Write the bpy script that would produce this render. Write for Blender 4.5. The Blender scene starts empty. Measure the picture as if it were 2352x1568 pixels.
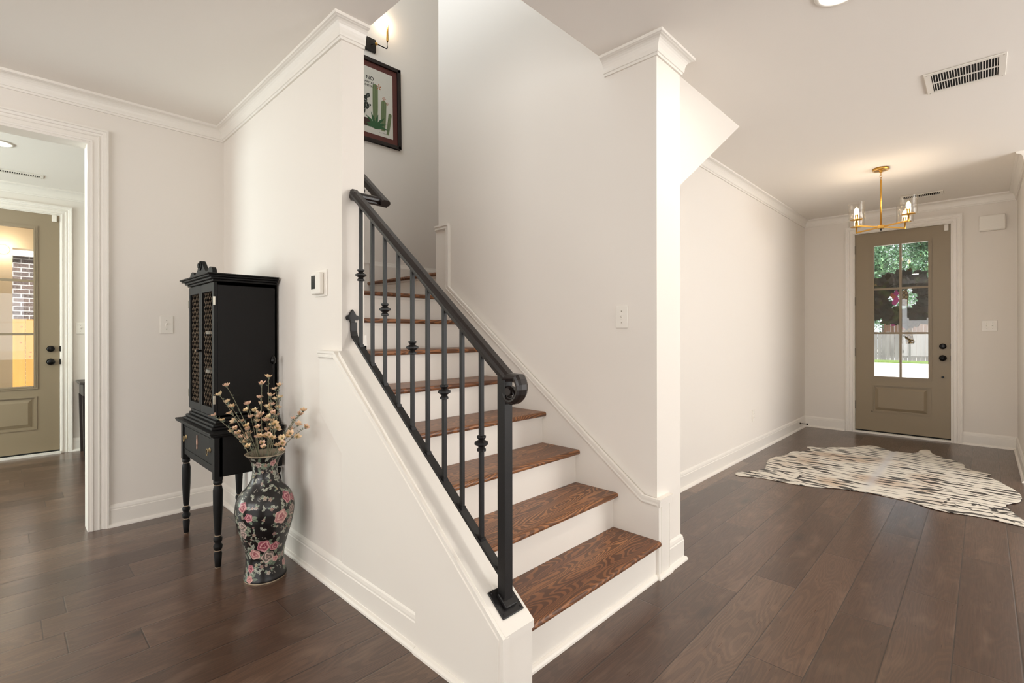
import bpy, bmesh, math, random
import numpy as np
from mathutils import Vector, Matrix
from math import sin, cos, pi, radians
random.seed(7)
S = bpy.context.scene
C = S.collection

# ------------------------------------------------------------------ camera, sky, light, exposure
YAW = radians(43.956); F = 1124.25
cam_d = bpy.data.cameras.new('camera'); cam = bpy.data.objects.new('camera', cam_d); C.objects.link(cam)
cam_d.sensor_width = 36; cam_d.lens = F / 2352 * 36; cam_d.shift_y = -16.5 / 2352
cam_d.clip_start = .05; cam_d.clip_end = 300
cam.matrix_world = Matrix.Translation((0, 0, 1.205)) @ Matrix.Rotation(YAW - pi/2, 4, 'Z') @ Matrix.Rotation(pi/2, 4, 'X') @ Matrix.Rotation(-.0013, 4, 'Z')
S.camera = cam
S.view_settings.view_transform = 'Standard'; S.view_settings.look = 'None'
S.view_settings.exposure = 0.0; S.view_settings.gamma = 1; S.view_settings.use_curve_mapping = False
try:
    S.cycles.max_bounces = 10; S.cycles.diffuse_bounces = 6; S.cycles.transparent_max_bounces = 12
    S.cycles.caustics_reflective = False; S.cycles.caustics_refractive = False
    S.cycles.sample_clamp_indirect = 4
    S.cycles.use_denoising = True
except Exception: pass
w = bpy.data.worlds.new('sky'); S.world = w; w.use_nodes = True
bg = w.node_tree.nodes['Background']; bg.inputs[0].default_value = (.86, .93, 1, 1); bg.inputs[1].default_value = 1.6

def light(name, typ, loc, rot=(0,0,0), energy=100, col=(1,1,1), size=1, size_y=None, radius=None):
    d = bpy.data.lights.new(name, typ); d.energy = energy; d.color = col
    if typ == 'AREA':
        d.shape = 'RECTANGLE' if size_y else 'SQUARE'; d.size = size
        if size_y: d.size_y = size_y
    if radius is not None and typ != 'AREA': d.shadow_soft_size = radius
    o = bpy.data.objects.new(name, d); C.objects.link(o); o.location = loc; o.rotation_euler = rot
    return o
DAY = (1, .985, .965)
WARM = (1, .80, .58)
sun = light('sun', 'SUN', (0, 0, 10), (radians(45), 0, radians(-30)), 15.0, (1, .97, .92)); sun.data.angle = radians(1)
# area lamps for daylight at unseen windows of the main and side rooms
light('window_light_rear', 'AREA', (-3.92, .3, 1.45), (0, radians(-118), 0), 162, DAY, 2.0, 4.6)       # faces +x
light('window_light_south', 'AREA', (2.2, -3.92, 1.45), (radians(122), 0, 0), 128, DAY, 7.0, 2.0)       # faces +y
light('window_light_dining', 'AREA', (4.7, -3.92, 1.5), (radians(112), 0, 0), 140, DAY, 2.4, 1.9)
light('window_light_upstairs', 'AREA', (1.235, 2.6, 4.35), (0, radians(-90), 0), 30, (.88, .95, 1), 1.5, 2.2)  # lamp added in the opening to the closed upper hall, for stairwell light
light('window_light_side_room', 'AREA', (-2.92, 5.5, 1.5), (0, radians(-110), 0), 125, (.88, 1, .985), 1.9, 1.8)

# ------------------------------------------------------------------ helpers
def lin(h):
    h = h.lstrip('#'); r = []
    for i in (0, 2, 4):
        c = int(h[i:i+2], 16) / 255
        r.append(c/12.92 if c <= .04045 else ((c+.055)/1.055)**2.4)
    return (*r, 1)
class Mat:
    def __init__(s, name, col='#808080', rough=.5, metal=0, spec=.5, **kw):
        m = s.m = bpy.data.materials.new(name); m.use_nodes = True; s.nt = m.node_tree; s.b = s.nt.nodes['Principled BSDF']
        s.set('Base Color', lin(col) if isinstance(col, str) else col)
        s.set('Roughness', rough); s.set('Metallic', metal); s.set('Specular IOR Level', spec)
        for k, v in kw.items(): s.set(k.replace('_', ' '), v)
    def set(s, k, v): s.b.inputs[k].default_value = v
    def n(s, t, **kw):
        x = s.nt.nodes.new('ShaderNode' + t)
        for k, v in kw.items():
            if k.startswith('i_'): x.inputs[k[2:].replace('_', ' ')].default_value = v
            elif k.startswith('n_'): x.inputs[int(k[2:])].default_value = v
            else: setattr(x, k, v)
        return x
    def l(s, a, b): s.nt.links.new(a, b)
    def math(s, op, a, b=None, c=None):
        x = s.n('Math', operation=op)
        for i, v in enumerate((a, b, c)):
            if v is None: continue
            if isinstance(v, (int, float)): x.inputs[i].default_value = v
            else: s.l(v, x.inputs[i])
        return x.outputs[0]
    def ramp(s, fac, stops, interp='LINEAR'):
        r = s.n('ValToRGB'); r.color_ramp.interpolation = interp; s.l(fac, r.inputs[0])
        e = r.color_ramp.elements
        while len(e) < len(stops): e.new(.5)
        for q, (p, c) in zip(e, stops): q.position = p; q.color = lin(c) if isinstance(c, str) else (c, c, c, 1)
        return r.outputs[0]
    def mix(s, fac, a, b, mode='MIX'):
        x = s.n('MixRGB', blend_type=mode)
        for i, v in enumerate((fac, a, b)):
            if isinstance(v, (int, float)): x.inputs[i].default_value = v
            elif isinstance(v, str): x.inputs[i].default_value = lin(v)
            else: s.l(v, x.inputs[i])
        return x.outputs[0]
    def bump(s, h, st=.2, dist=.01):
        x = s.n('Bump'); x.inputs['Strength'].default_value = st; x.inputs['Distance'].default_value = dist
        s.l(h, x.inputs['Height']); s.l(x.outputs[0], s.b.inputs['Normal'])
    def noise(s, vec, scale, detail=3, rough=.5, dist=0):
        x = s.n('TexNoise'); x.inputs['Scale'].default_value = scale; x.inputs['Detail'].default_value = detail
        x.inputs['Roughness'].default_value = rough; x.inputs['Distortion'].default_value = dist
        if vec is not None: s.l(vec, x.inputs['Vector'])
        return x.outputs['Fac']
    def mapping(s, vec, scale=(1,1,1), loc=(0,0,0), rot=(0,0,0)):
        x = s.n('Mapping'); x.inputs['Scale'].default_value = scale; x.inputs['Location'].default_value = loc; x.inputs['Rotation'].default_value = rot
        s.l(vec, x.inputs['Vector']); return x.outputs[0]
    def pos(s): return s.n('NewGeometry').outputs['Position']
    def obj(s): return s.n('TexCoord').outputs['Object']

def paint(name, col, rough, scale=900, st=.03):
    M = Mat(name, col, rough); p = M.pos(); h = M.noise(p, scale, 2)
    M.bump(h, st, .002); 
    v = M.noise(p, 1.3, 2); c = M.mix(.5, col, M.ramp(v, [(0, col), (1, col)])); return M.m
m_wall = paint('wall_paint', '#e5dfd7', .85, 500, .12)
m_ceil = paint('ceiling_paint', '#f0ebe4', .9, 300, .12)
m_trim = paint('trim_enamel', '#e9e4dc', .38, 60, .01)
m_plate = Mat('white_plastic', '#e8e3da', .35).m
m_door = paint('taupe_door_paint', '#8f8068', .42, 400, .03)
m_black = Mat('black_iron', '#151313', .45, 0, .35)
_h = m_black.noise(m_black.pos(), 260, 2); m_black.bump(_h, .15, .002); m_black = m_black.m
m_rail = Mat('dark_bronze_rail', '#1d1614', .36, 0, .4).m
m_blackgloss = Mat('oil_bronze_hardware', '#0e0d0d', .25, .5).m
m_brass = Mat('brushed_gold', '#c8994a', .28, 1).m
m_silver = Mat('worn_metal', '#b8b2a4', .35, 1).m
m_gap = Mat('dark_gap', '#0a0a09', .9).m
def emis(name, col, st):
    M = Mat(name, '#ffffff', .5); M.set('Emission Color', lin(col)); M.set('Emission Strength', st); return M.m
m_lamp = emis('led_disc', '#fff4e2', 9)
m_bulb = emis('warm_bulb', '#ffd9a0', 18)
def glassmat(name, tint='#ffffff', rough=0.0, refl=.05):
    m = bpy.data.materials.new(name); m.use_nodes = True; nt = m.node_tree; nt.nodes.clear()
    o = nt.nodes.new('ShaderNodeOutputMaterial'); t = nt.nodes.new('ShaderNodeBsdfTransparent'); g = nt.nodes.new('ShaderNodeBsdfGlossy')
    t.inputs[0].default_value = lin(tint); g.inputs['Roughness'].default_value = rough
    fr = nt.nodes.new('ShaderNodeLayerWeight'); fr.inputs[0].default_value = .5
    mx = nt.nodes.new('ShaderNodeMixShader'); p3 = nt.nodes.new('ShaderNodeMath'); p3.operation = 'POWER'; p3.inputs[1].default_value = 3.5; nt.links.new(fr.outputs[1], p3.inputs[0]); p4 = nt.nodes.new('ShaderNodeMath'); p4.operation = 'MULTIPLY_ADD'; p4.inputs[1].default_value = .5; p4.inputs[2].default_value = .035; nt.links.new(p3.outputs[0], p4.inputs[0]); nt.links.new(p4.outputs[0], mx.inputs[0]); nt.links.new(t.outputs[0], mx.inputs[1]); nt.links.new(g.outputs[0], mx.inputs[2]); nt.links.new(mx.outputs[0], o.inputs[0])
    return m
m_glass = glassmat('window_glass'); m_shade = glassmat('clear_shade_glass', '#fdfcfa', .02)

# floor planks along X
def floor_mat():
    M = Mat('dark_hardwood_planks', '#5a4032', .38, 0, .55, Coat_Weight=.3, Coat_Roughness=.2)
    p = M.pos(); sx = M.n('SeparateXYZ'); M.l(p, sx.inputs[0]); X, Y = sx.outputs[0], sx.outputs[1]
    row = M.math('FLOOR', M.math('DIVIDE', M.math('SUBTRACT', Y, .0855), .1855))
    fy = M.math('FRACT', M.math('DIVIDE', M.math('SUBTRACT', Y, .0855), .1855))
    wn = M.n('TexWhiteNoise', noise_dimensions='1D'); M.l(row, wn.inputs['W'])
    xo = M.math('ADD', X, M.math('MULTIPLY', wn.outputs[0], 7.3)); q = M.math('DIVIDE', xo, 1.2)
    col = M.math('FLOOR', q); fx = M.math('FRACT', q)
    cb = M.n('CombineXYZ'); M.l(row, cb.inputs[0]); M.l(col, cb.inputs[1])
    w2 = M.n('TexWhiteNoise', noise_dimensions='3D'); M.l(cb.outputs[0], w2.inputs['Vector']); rnd = w2.outputs['Value']
    base = M.ramp(rnd, [(0, '#3d281e'), (.3, '#573f32'), (.6, '#614839'), (.85, '#4a3428'), (1, '#785e4c')])
    # per plank shifted coordinates
    sh = M.n('VectorMath', operation='MULTIPLY_ADD'); M.l(w2.outputs['Color'], sh.inputs[0]); sh.inputs[1].default_value = (17, 9, 0); M.l(p, sh.inputs[2]); pv = sh.outputs[0]
    warp = M.noise(M.mapping(pv, (.8, 5, 1)), 1.5, 2, .4, .2)
    rings = M.math('SINE', M.math('MULTIPLY', warp, 150))
    g1 = M.ramp(rings, [(0, .35), (.55, .5), (1, .5)])
    fine = M.noise(M.mapping(pv, (3, 110, 1)), 2, 4, .6)
    c = M.mix(M.math('MULTIPLY', M.ramp(rings, [(.0, 1.0), (.3, 0.0)]), .30), base, '#2c1f19')
    c = M.mix(M.ramp(fine, [(.42, 0.0), (.72, .42)]), c, '#34251e')
    blot = M.noise(M.mapping(pv, (2.2, 6, 1)), 1.7, 3, .5)
    c = M.mix(M.ramp(blot, [(.55, 0.0), (.85, .45)]), c, '#3a2b25')
    c = M.mix(M.ramp(blot, [(.22, .35), (.45, 0.0)]), c, '#8a7160')
    kn = M.n('TexVoronoi'); kn.inputs['Scale'].default_value = 1.0; M.l(M.mapping(pv, (1.1, 3.2, 1)), kn.inputs['Vector'])
    c = M.mix(M.ramp(kn.outputs['Distance'], [(.02, .85), (.11, 0.0)]), c, '#1f1613')
    ey = M.math('MINIMUM', fy, M.math('SUBTRACT', 1.0, fy)); ex = M.math('MINIMUM', fx, M.math('SUBTRACT', 1.0, fx))
    gy = M.math('LESS_THAN', ey, .010); gx = M.math('LESS_THAN', ex, .0014); gap = M.math('MAXIMUM', gy, gx)
    c = M.mix(M.math('MULTIPLY', gap, .85), c, '#1e1511')
    M.l(c, M.b.inputs['Base Color'])
    M.l(M.ramp(fine, [(.3, .27), (.75, .36)]), M.b.inputs['Roughness'])
    gs = M.math('MINIMUM', M.math('MULTIPLY', ey, 40), M.math('MULTIPLY', ex, 300)); gs = M.math('MINIMUM', gs, 1.0)
    hgt = M.math('ADD', M.math('MULTIPLY', gs, 1.0), M.math('MULTIPLY', fine, -.35)); hgt = M.math('ADD', hgt, M.math('MULTIPLY', g1, .25))
    M.bump(hgt, .35, .0016)
    return M.m
m_floor = floor_mat()
def oak_mat():
    M = Mat('stained_red_oak', '#5b3a28', .36)
    oi = M.n('ObjectInfo'); p = M.pos()
    sh = M.n('VectorMath', operation='ADD'); M.l(p, sh.inputs[0]); cb = M.n('CombineXYZ'); 
    for i, k in enumerate((31, 47, 5)): M.l(M.math('MULTIPLY', oi.outputs['Random'], k), cb.inputs[i])
    M.l(cb.outputs[0], sh.inputs[1]); pv = sh.outputs[0]
    warp = M.noise(M.mapping(pv, (.9, 5.5, 3)), 1.5, 2, .45, .3)
    rings = M.math('SINE', M.math('MULTIPLY', warp, 210))
    fine = M.noise(M.mapping(pv, (5, 190, 60)), 2, 4, .6)
    c = M.ramp(M.noise(M.mapping(pv, (1, 12, 6)), 1, 1), [(.35, '#805030'), (.65, '#a36d43')])
    c = M.mix(M.math('MULTIPLY', M.ramp(rings, [(0, 1.0), (.45, 0.0)]), .7), c, '#3a2012')
    c = M.mix(M.ramp(fine, [(.48, 0.0), (.72, .5)]), c, '#3f2416')
    M.l(c, M.b.inputs['Base Color']); M.bump(M.math('ADD', M.math('MULTIPLY', fine, -1), M.math('MULTIPLY', rings, .2)), .2, .001)
    return M.m
m_oak = oak_mat()
def blackpaint():
    M = Mat('distressed_black_paint', '#0f0d0c', .55, 0, .25)
    p = M.obj(); n = M.noise(p, 34, 5, .65); f = M.noise(M.mapping(p, (60, 60, 6)), 1, 3, .6)
    c = M.mix(M.ramp(n, [(.69, 0.0), (.76, .55)]), '#0e0c0b', '#4a3b2c'); c = M.mix(M.ramp(f, [(.6, 0.0), (.85, .3)]), c, '#221f1c')
    M.l(c, M.b.inputs['Base Color']); M.bump(f, .2, .002); return M.m
m_cab = blackpaint()
m_cabedge = Mat('rubbed_paint_edge', '#8f7c66', .6).m
m_cabin = Mat('cabinet_inside', '#0b0a09', .8).m
m_vcol = {}
def vcol(name, rough, coat=0, bump=None):
    M = Mat(name, '#ffffff', rough); a = M.n('VertexColor', layer_name='col'); M.l(a.outputs[0], M.b.inputs['Base Color'])
    if coat: M.set('Coat Weight', coat); M.set('Coat Roughness', .08)
    if bump: M.bump(M.noise(M.pos(), bump[0], 3), bump[1], .002)
    return M.m

class MB:
    def __init__(s): s.v = []; s.f = []; s.mi = []; s.sm = []
    def add(s, vs, fs, mi=0, smooth=False):
        b = len(s.v); s.v += [tuple(v) for v in vs]; s.f += [tuple(b+i for i in f) for f in fs]; s.mi += [mi]*len(fs); s.sm += [smooth]*len(fs); return s
    def box(s, x0, x1, y0, y1, z0, z1, mi=0):
        vs = [(x, y, z) for x in (x0, x1) for y in (y0, y1) for z in (z0, z1)]
        return s.add(vs, [(0,1,3,2), (4,6,7,5), (0,4,5,1), (2,3,7,6), (0,2,6,4), (1,5,7,3)], mi)
    def prism(s, poly, t0, t1, fn, mi=0, smooth=False):   # fn(a,b,t) -> xyz
        n = len(poly); vs = [fn(a, b, t0) for a, b in poly] + [fn(a, b, t1) for a, b in poly]
        s.add(vs, [tuple(range(n)), tuple(range(2*n-1, n-1, -1))], mi)
        return s.add(vs, [(i, (i+1) % n, n+(i+1) % n, n+i) for i in range(n)], mi, smooth)
    def lathe(s, prof, seg=24, o=(0,0,0), mi=0, smooth=True, axis='z', a0=0, caps=True):
        vs = []
        for r, z in prof:
            for k in range(seg):
                t = a0 + 2*pi*k/seg
                if axis == 'z': vs.append((o[0]+r*cos(t), o[1]+r*sin(t), o[2]+z))
                elif axis == 'x': vs.append((o[0]+z, o[1]+r*cos(t), o[2]+r*sin(t)))
                else: vs.append((o[0]+r*sin(t), o[1]+z, o[2]+r*cos(t)))
        n = len(prof); fs = [(i*seg+k, i*seg+(k+1) % seg, (i+1)*seg+(k+1) % seg, (i+1)*seg+k) for i in range(n-1) for k in range(seg)]
        s.add(vs, fs, mi, smooth)
        if caps: s.add(vs, [tuple(range(seg))[::-1], tuple((n-1)*seg+k for k in range(seg))], mi)
        return s
    def tube(s, pts, r, seg=8, mi=0, closed=False):
        pts = [Vector(p) for p in pts]; n = len(pts); rs = r if isinstance(r, (list, tuple)) else [r]*n
        vs = []; up = Vector((0, 0, 1))
        for i, p in enumerate(pts):
            a = pts[(i-1) % n] if (closed or i) else p; b = pts[(i+1) % n] if (closed or i < n-1) else p
            d = (b-a).normalized(); u = d.cross(up)
            if u.length < .05: u = d.cross(Vector((1, 0, 0)))
            u.normalize(); v = d.cross(u)
            vs += [p + (u*cos(2*pi*k/seg) + v*sin(2*pi*k/seg))*rs[i] for k in range(seg)]
        m = n if closed else n-1
        s.add(vs, [(i*seg+k, i*seg+(k+1) % seg, ((i+1) % n)*seg+(k+1) % seg, ((i+1) % n)*seg+k) for i in range(m) for k in range(seg)], mi, True)
        if not closed: s.add(vs, [tuple(range(seg))[::-1], tuple((n-1)*seg+k for k in range(seg))], mi)
        return s
    def sweep2(s, path, prof, z0, mi=0):                  # path in xy, profile (out,z); out = right of travel
        P = [Vector(p) for p in path]; N = []
        for i, p in enumerate(P):
            ns = []
            if i: d = (P[i]-P[i-1]).normalized(); ns.append(Vector((d.y, -d.x)))
            if i < len(P)-1: d = (P[i+1]-P[i]).normalized(); ns.append(Vector((d.y, -d.x)))
            if len(ns) == 2: m = ns[0]+ns[1]; m = m/(m.dot(ns[0]))
            else: m = ns[0]
            N.append(m)
        k = len(prof); vs = [(p.x+m.x*o, p.y+m.y*o, z0+z) for p, m in zip(P, N) for o, z in prof]
        s.add(vs, [(i*k+j, i*k+j+1, (i+1)*k+j+1, (i+1)*k+j) for i in range(len(P)-1) for j in range(k-1)], mi)
        return s.add(vs, [tuple(range(k)), tuple(len(vs)-k+j for j in range(k))[::-1]], mi)
    def sphere(s, c, r, sx=1, sy=1, sz=1, seg=14, rings=9, mi=0):
        prof = [(max(1e-4, r*sin(pi*i/rings)), -r*cos(pi*i/rings)) for i in range(rings+1)]
        b = len(s.v); s.lathe(prof, seg, (0, 0, 0), mi, True, caps=False)
        for i in range(b, len(s.v)):
            x, y, z = s.v[i]; s.v[i] = (c[0]+x*sx, c[1]+y*sy, c[2]+z*sz)
        return s
    def xf(s, M):
        s.v = [tuple(M @ Vector(v)) for v in s.v]; return s
    def build(s, name, mats, parent=None, loc=None, bevel=0, kind=None, fixn=True):
        me = bpy.data.meshes.new(name); vs = s.v
        if loc is not None: vs = [(a-loc[0], b-loc[1], c-loc[2]) for a, b, c in vs]
        me.from_pydata(vs, [], s.f)
        for m in (mats if isinstance(mats, (list, tuple)) else [mats]): me.materials.append(m)
        me.polygons.foreach_set('material_index', s.mi); me.polygons.foreach_set('use_smooth', s.sm)
        if fixn:
            b = bmesh.new(); b.from_mesh(me); bmesh.ops.remove_doubles(b, verts=b.verts, dist=1e-5); bmesh.ops.recalc_face_normals(b, faces=b.faces); b.to_mesh(me); b.free()
        o = bpy.data.objects.new(name, me); C.objects.link(o)
        if loc is not None: o.location = loc
        if parent is not None: o.parent = parent; 
        if bevel:
            d = o.modifiers.new('bevel', 'BEVEL'); d.width = bevel; d.segments = 2; d.limit_method = 'ANGLE'; d.angle_limit = radians(40)
        if kind: o['kind'] = kind
        return o
def thing(name, label, cat, loc=(0,0,0), rz=0, group=None):
    o = bpy.data.objects.new(name, None); C.objects.link(o); o.location = loc; o.rotation_euler = (0, 0, rz); o.empty_display_size = .05
    o['label'] = label; o['category'] = cat
    if group: o['group'] = group
    return o
def tag(o, label, cat, group=None, kind=None):
    o['label'] = label; o['category'] = cat
    if group: o['group'] = group
    if kind: o['kind'] = kind
    return o
def dup(root, loc, label=None, rz=None):
    r = root.copy(); C.objects.link(r); r.location = loc
    if rz is not None: r.rotation_euler = (0, 0, rz)
    if label: r['label'] = label
    for ch in list(root.children):
        c = ch.copy(); C.objects.link(c); c.parent = r
        for g in list(ch.children):
            d = g.copy(); C.objects.link(d); d.parent = c
    return r
def offs(path, d):                                         # offset open 2D path to its left by d
    P = [Vector(p) for p in path]; out = []
    for i, p in enumerate(P):
        ns = []
        if i: q = (P[i]-P[i-1]).normalized(); ns.append(Vector((-q.y, q.x)))
        if i < len(P)-1: q = (P[i+1]-P[i]).normalized(); ns.append(Vector((-q.y, q.x)))
        m = ns[0] if len(ns) == 1 else (ns[0]+ns[1])/((ns[0]+ns[1]).dot(ns[0]))
        out.append(tuple(p+m*d))
    return out
def band(mb, path, d0, d1, t0, t1, fn, mi=0):
    A = offs(path, d0); B = offs(path, d1)
    for i in range(len(path)-1):
        mb.prism([A[i], A[i+1], B[i+1], B[i]], t0, t1, fn, mi)
    return mb

def sweep_plane(mb, path, prof, fn, mi=0):                   # prof: (d to the left of the path, t out of the plane)
    rows = [offs(path, d) for d, t in prof]; k = len(prof); n = len(path)
    vs = [fn(rows[j][i][0], rows[j][i][1], prof[j][1]) for i in range(n) for j in range(k)]
    mb.add(vs, [(i*k+j, i*k+(j+1) % k, (i+1)*k+(j+1) % k, (i+1)*k+j) for i in range(n-1) for j in range(k)], mi)
    return mb.add(vs, [tuple(range(k)), tuple((n-1)*k+j for j in range(k))[::-1]], mi)

# ------------------------------------------------------------------ room shell
CH = 2.68
ST = 'structure'
def st(name, mb, mats, **k): return mb.build(name, mats, kind=ST, **k)
st('floor', MB().box(-4, 7.42, -4, 6.95, -.12, 0), m_floor)
cl = MB()
cl.box(-4, 1.215, -4, 6.8, CH, CH+.3); cl.box(1.215, 2.25, -4, 1.47, CH, CH+.3); cl.box(2.25, 7.27, -4, 1.4699, CH, CH+.3); cl.box(2.381, 7.27, 1.4699, 1.69, CH, CH+.3); cl.box(1.215, 2.6, 4.05, 6.8, CH, CH+.3)
st('ceiling', cl, m_ceil)
st('wall_left', MB().box(-4, -1.13, 3.95, 4.07, 0, CH).box(-1.13, .366, 3.95, 4.07, 2.389, CH).box(.366, 1.1, 3.95, 4.07, 0, CH), m_wall)
st('wall_stair', MB().box(1.10, 1.215, 2.17, 4.07, 0, CH).box(1.115, 1.215, 1.37, 4.07, CH+.3, 3.55).box(1.115, 1.215, 1.37, 4.07, 5.15, 5.5).box(1.115, 1.215, 1.37, 1.5, 3.55, 5.15).box(1.115, 1.215, 3.7, 4.07, 3.55, 5.15), m_wall)
st('wall_stair_back', MB().box(1.215, 3.57, 3.95, 4.07, 0, 5.5), m_wall)
st('wall_stair_right', MB().box(2.25, 2.38, 1.17, 2.93, 0, CH).box(2.25, 2.38, 1.4702, 2.93, CH, 5.5), m_wall)
st('wall_landing', MB().box(3.45, 3.57, 2.81, 3.95, 0, 5.5).box(2.38, 3.45, 2.81, 2.93, 0, 5.5), m_wall)
st('wall_upper_hall', MB().box(-1.2, -1.1, 1.25, 4.07, CH+.3, 5.5).box(-1.1, 1.114, 1.25, 1.369, CH+.3, 5.5).box(-1.1, 1.114, 4.071, 4.17, CH+.3, 5.5).box(-1.2, 1.1, 1.25, 4.17, 5.5, 5.6), m_wall)  # unseen upper hall shell, added to keep the sun out of the stairwell
st('wall_upper_front', MB().box(1.215, 2.38, 1.35, 1.47, CH+.3, 5.5), m_wall)
st('ceiling_upper', MB().box(1.1, 3.57, 1.35, 4.07, 5.5, 5.6), m_ceil)
st('wall_entry', MB().box(2.38, 2.51, 1.17, 1.69, 0, CH).box(2.38, 7.27, 1.69, 1.81, 0, CH), m_wall)
st('wall_soffit', MB().prism([(2.511, 1.942), (3.63, CH), (2.511, CH)], 1.25, 1.69, lambda a, b, t: (a, t, b)), m_wall)
st('wall_front', MB().box(7.27, 7.40, 1.155, 1.81, 0, CH).box(7.27, 7.40, -4, .255, 0, CH).box(7.27, 7.40, .255, 1.155, 2.435, CH), m_wall)
st('wall_right', MB().box(5.7, 7.27, -.37, -.25, 0, CH), m_wall)
def windowed(name, axis, pos, a0, a1, wins, ztop=CH, z0=.75, z1=2.3, th=.12):
    mb = MB(); prev = a0
    fn = (lambda a, b, c, d: mb.box(pos, pos+th, a, b, c, d)) if axis == 'x' else (lambda a, b, c, d: mb.box(a, b, pos, pos+th, c, d))
    for (u, v) in wins:
        fn(prev, u, 0, ztop); fn(u, v, 0, z0); fn(u, v, z1, ztop); prev = v
    fn(prev, a1, 0, ztop); return st(name, mb, m_wall)
windowed('wall_rear', 'x', -4.12, -4, 6.8, [(-2, -.6), (-.2, 1.2), (1.6, 2.9), (4.6, 6.4)])
windowed('wall_south', 'y', -4.12, -4.12, 7.4, [(-1.2, .4), (1.0, 2.6), (3.4, 5.0), (5.6, 6.9)])
st('wall_side_room_far', MB().box(-4, -.532, 6.8, 6.92, 0, CH).box(-.532, .402, 6.8, 6.92, 2.43, CH).box(.402, 2.72, 6.8, 6.92, 0, CH), m_wall)
st('wall_side_room_right', MB().box(2.6, 2.72, 4.07, 6.8, 0, CH), m_wall)
def win(n, axis, pos, u, v, z0=.75, z1=2.3):
    f = (lambda a, b, p, q, c, d, M: M.box(p, q, a, b, c, d)) if axis == 'x' else (lambda a, b, p, q, c, d, M: M.box(a, b, p, q, c, d))
    M = MB()
    for a, b, c, d in ((u, u+.05, z0, z1), (v-.05, v, z0, z1), (u, v, z0, z0+.05), (u, v, z1-.05, z1), (u, v, (z0+z1)/2-.02, (z0+z1)/2+.02)):
        f(a, b, pos+.03, pos+.08, c, d, M)
    o = st('window_%d' % n, M, m_trim); G = MB(); f(u, v, pos+.052, pos+.056, z0, z1, G); G.build('glass_pane', m_glass, o)
k = 1
for a in [(-2, -.6), (-.2, 1.2), (1.6, 2.9), (4.6, 6.4)]: win(k, 'x', -4.12, *a); k += 1
for a in [(-1.2, .4), (1.0, 2.6), (3.4, 5.0), (5.6, 6.9)]: win(k, 'y', -4.12, *a); k += 1
win(k, 'x', 1.115, 1.5, 3.7, 3.55, 5.15)  # unseen window added high on the stair wall to light the stairwell

# mouldings
CROWN = [(0, -.092), (.010, -.092), (.011, -.080), (.016, -.078), (.018, -.070)] + [(.018+.032*(1-cos(t*pi/2/6)), -.070+.052*sin(t*pi/2/6)) for t in range(1, 7)] + [(.053, -.016), (.060, -.014), (.060, 0), (0, 0)]
CROWN = [(o, z) for o, z in CROWN]
BASE = [(0, 0), (.030, 0), (.029, .008), (.024, .016), (.015, .020), (.014, .022), (.014, .104), (.011, .108), (.011, .116), (.008, .128), (.002, .136), (0, .138)]
SHOE = [(0, 0), (.018, 0), (.017, .008), (.012, .015), (.003, .020), (0, .020)]
st('trim_1', MB().sweep2([(-4, 3.95), (1.10, 3.95), (1.10, 2.17), (1.215, 2.17)], CROWN, CH), m_trim)
st('trim_2', MB().sweep2([(2.25, 1.47), (2.25, 1.17), (2.51, 1.17), (2.51, 1.25)], CROWN, CH), m_trim)
st('trim_3', MB().sweep2([(3.52, 1.69), (7.27, 1.69), (7.27, -.25), (5.7, -.25)], CROWN, CH), m_trim)
st('trim_4', MB().sweep2([(-4, 6.8), (2.6, 6.8)], CROWN, CH), m_trim)
st('baseboard_left', MB().sweep2([(.451, 3.95), (1.10, 3.95), (1.10, 1.558)], BASE, 0), m_trim)
st('baseboard_stair', MB().sweep2([(1.085, 1.556), (1.085, 1.072), (1.215, 1.072)], SHOE, 0), m_trim)
st('baseboard_entry', MB().sweep2([(2.357, 1.17), (2.51, 1.17), (2.51, 1.69), (7.27, 1.69), (7.27, 1.245)], BASE, 0), m_trim)
st('baseboard_front', MB().sweep2([(7.27, .172), (7.27, -.25), (5.7, -.25)], BASE, 0), m_trim)
st('baseboard_side_room', MB().sweep2([(.488, 6.8), (2.6, 6.8)], BASE, 0), m_trim)
st('baseboard_landing', MB().sweep2([(2.26, 3.95), (3.45, 3.95), (3.45, 2.93)], [(0, 0), (.012, 0), (.012, .15), (.006, .17), (.004, .185), (0, .186)], 1.674), m_trim)
# knee wall of the stair with cap, skirt board and panel moulding
YZ = lambda a, b, t: (t, a, b)
st('wall_knee', MB().prism([(1.08, 0), (1.08, .24), (2.17, 1.10), (2.17, 0)], 1.097, 1.214, YZ), m_trim)
sl = .79; zt = lambda y: .262 + sl*(y-1.077)
kt = MB()
kt.prism([(1.072, 0), (1.072, .255), (2.195, 1.123), (2.37, 1.123), (2.37, .824), (1.558, .219), (1.558, 0)], 1.084, 1.0985, YZ)
kt.prism([(1.0735, .236), (1.0735, .261), (2.169, 1.128), (2.169, 1.102)], 1.082, 1.217, YZ)      # sloped cap
pth = [(1.0705, 0.0), (1.072, .258), (2.195, 1.126), (2.37, 1.126)]
sweep_plane(kt, pth, [(0, 1.086), (0, 1.070), (-.011, 1.070), (-.014, 1.075), (-.022, 1.0755), (-.025, 1.0725), (-.030, 1.0725), (-.034, 1.078), (-.040, 1.080), (-.040, 1.086)], YZ)
st('trim_5', kt, m_trim)
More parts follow.
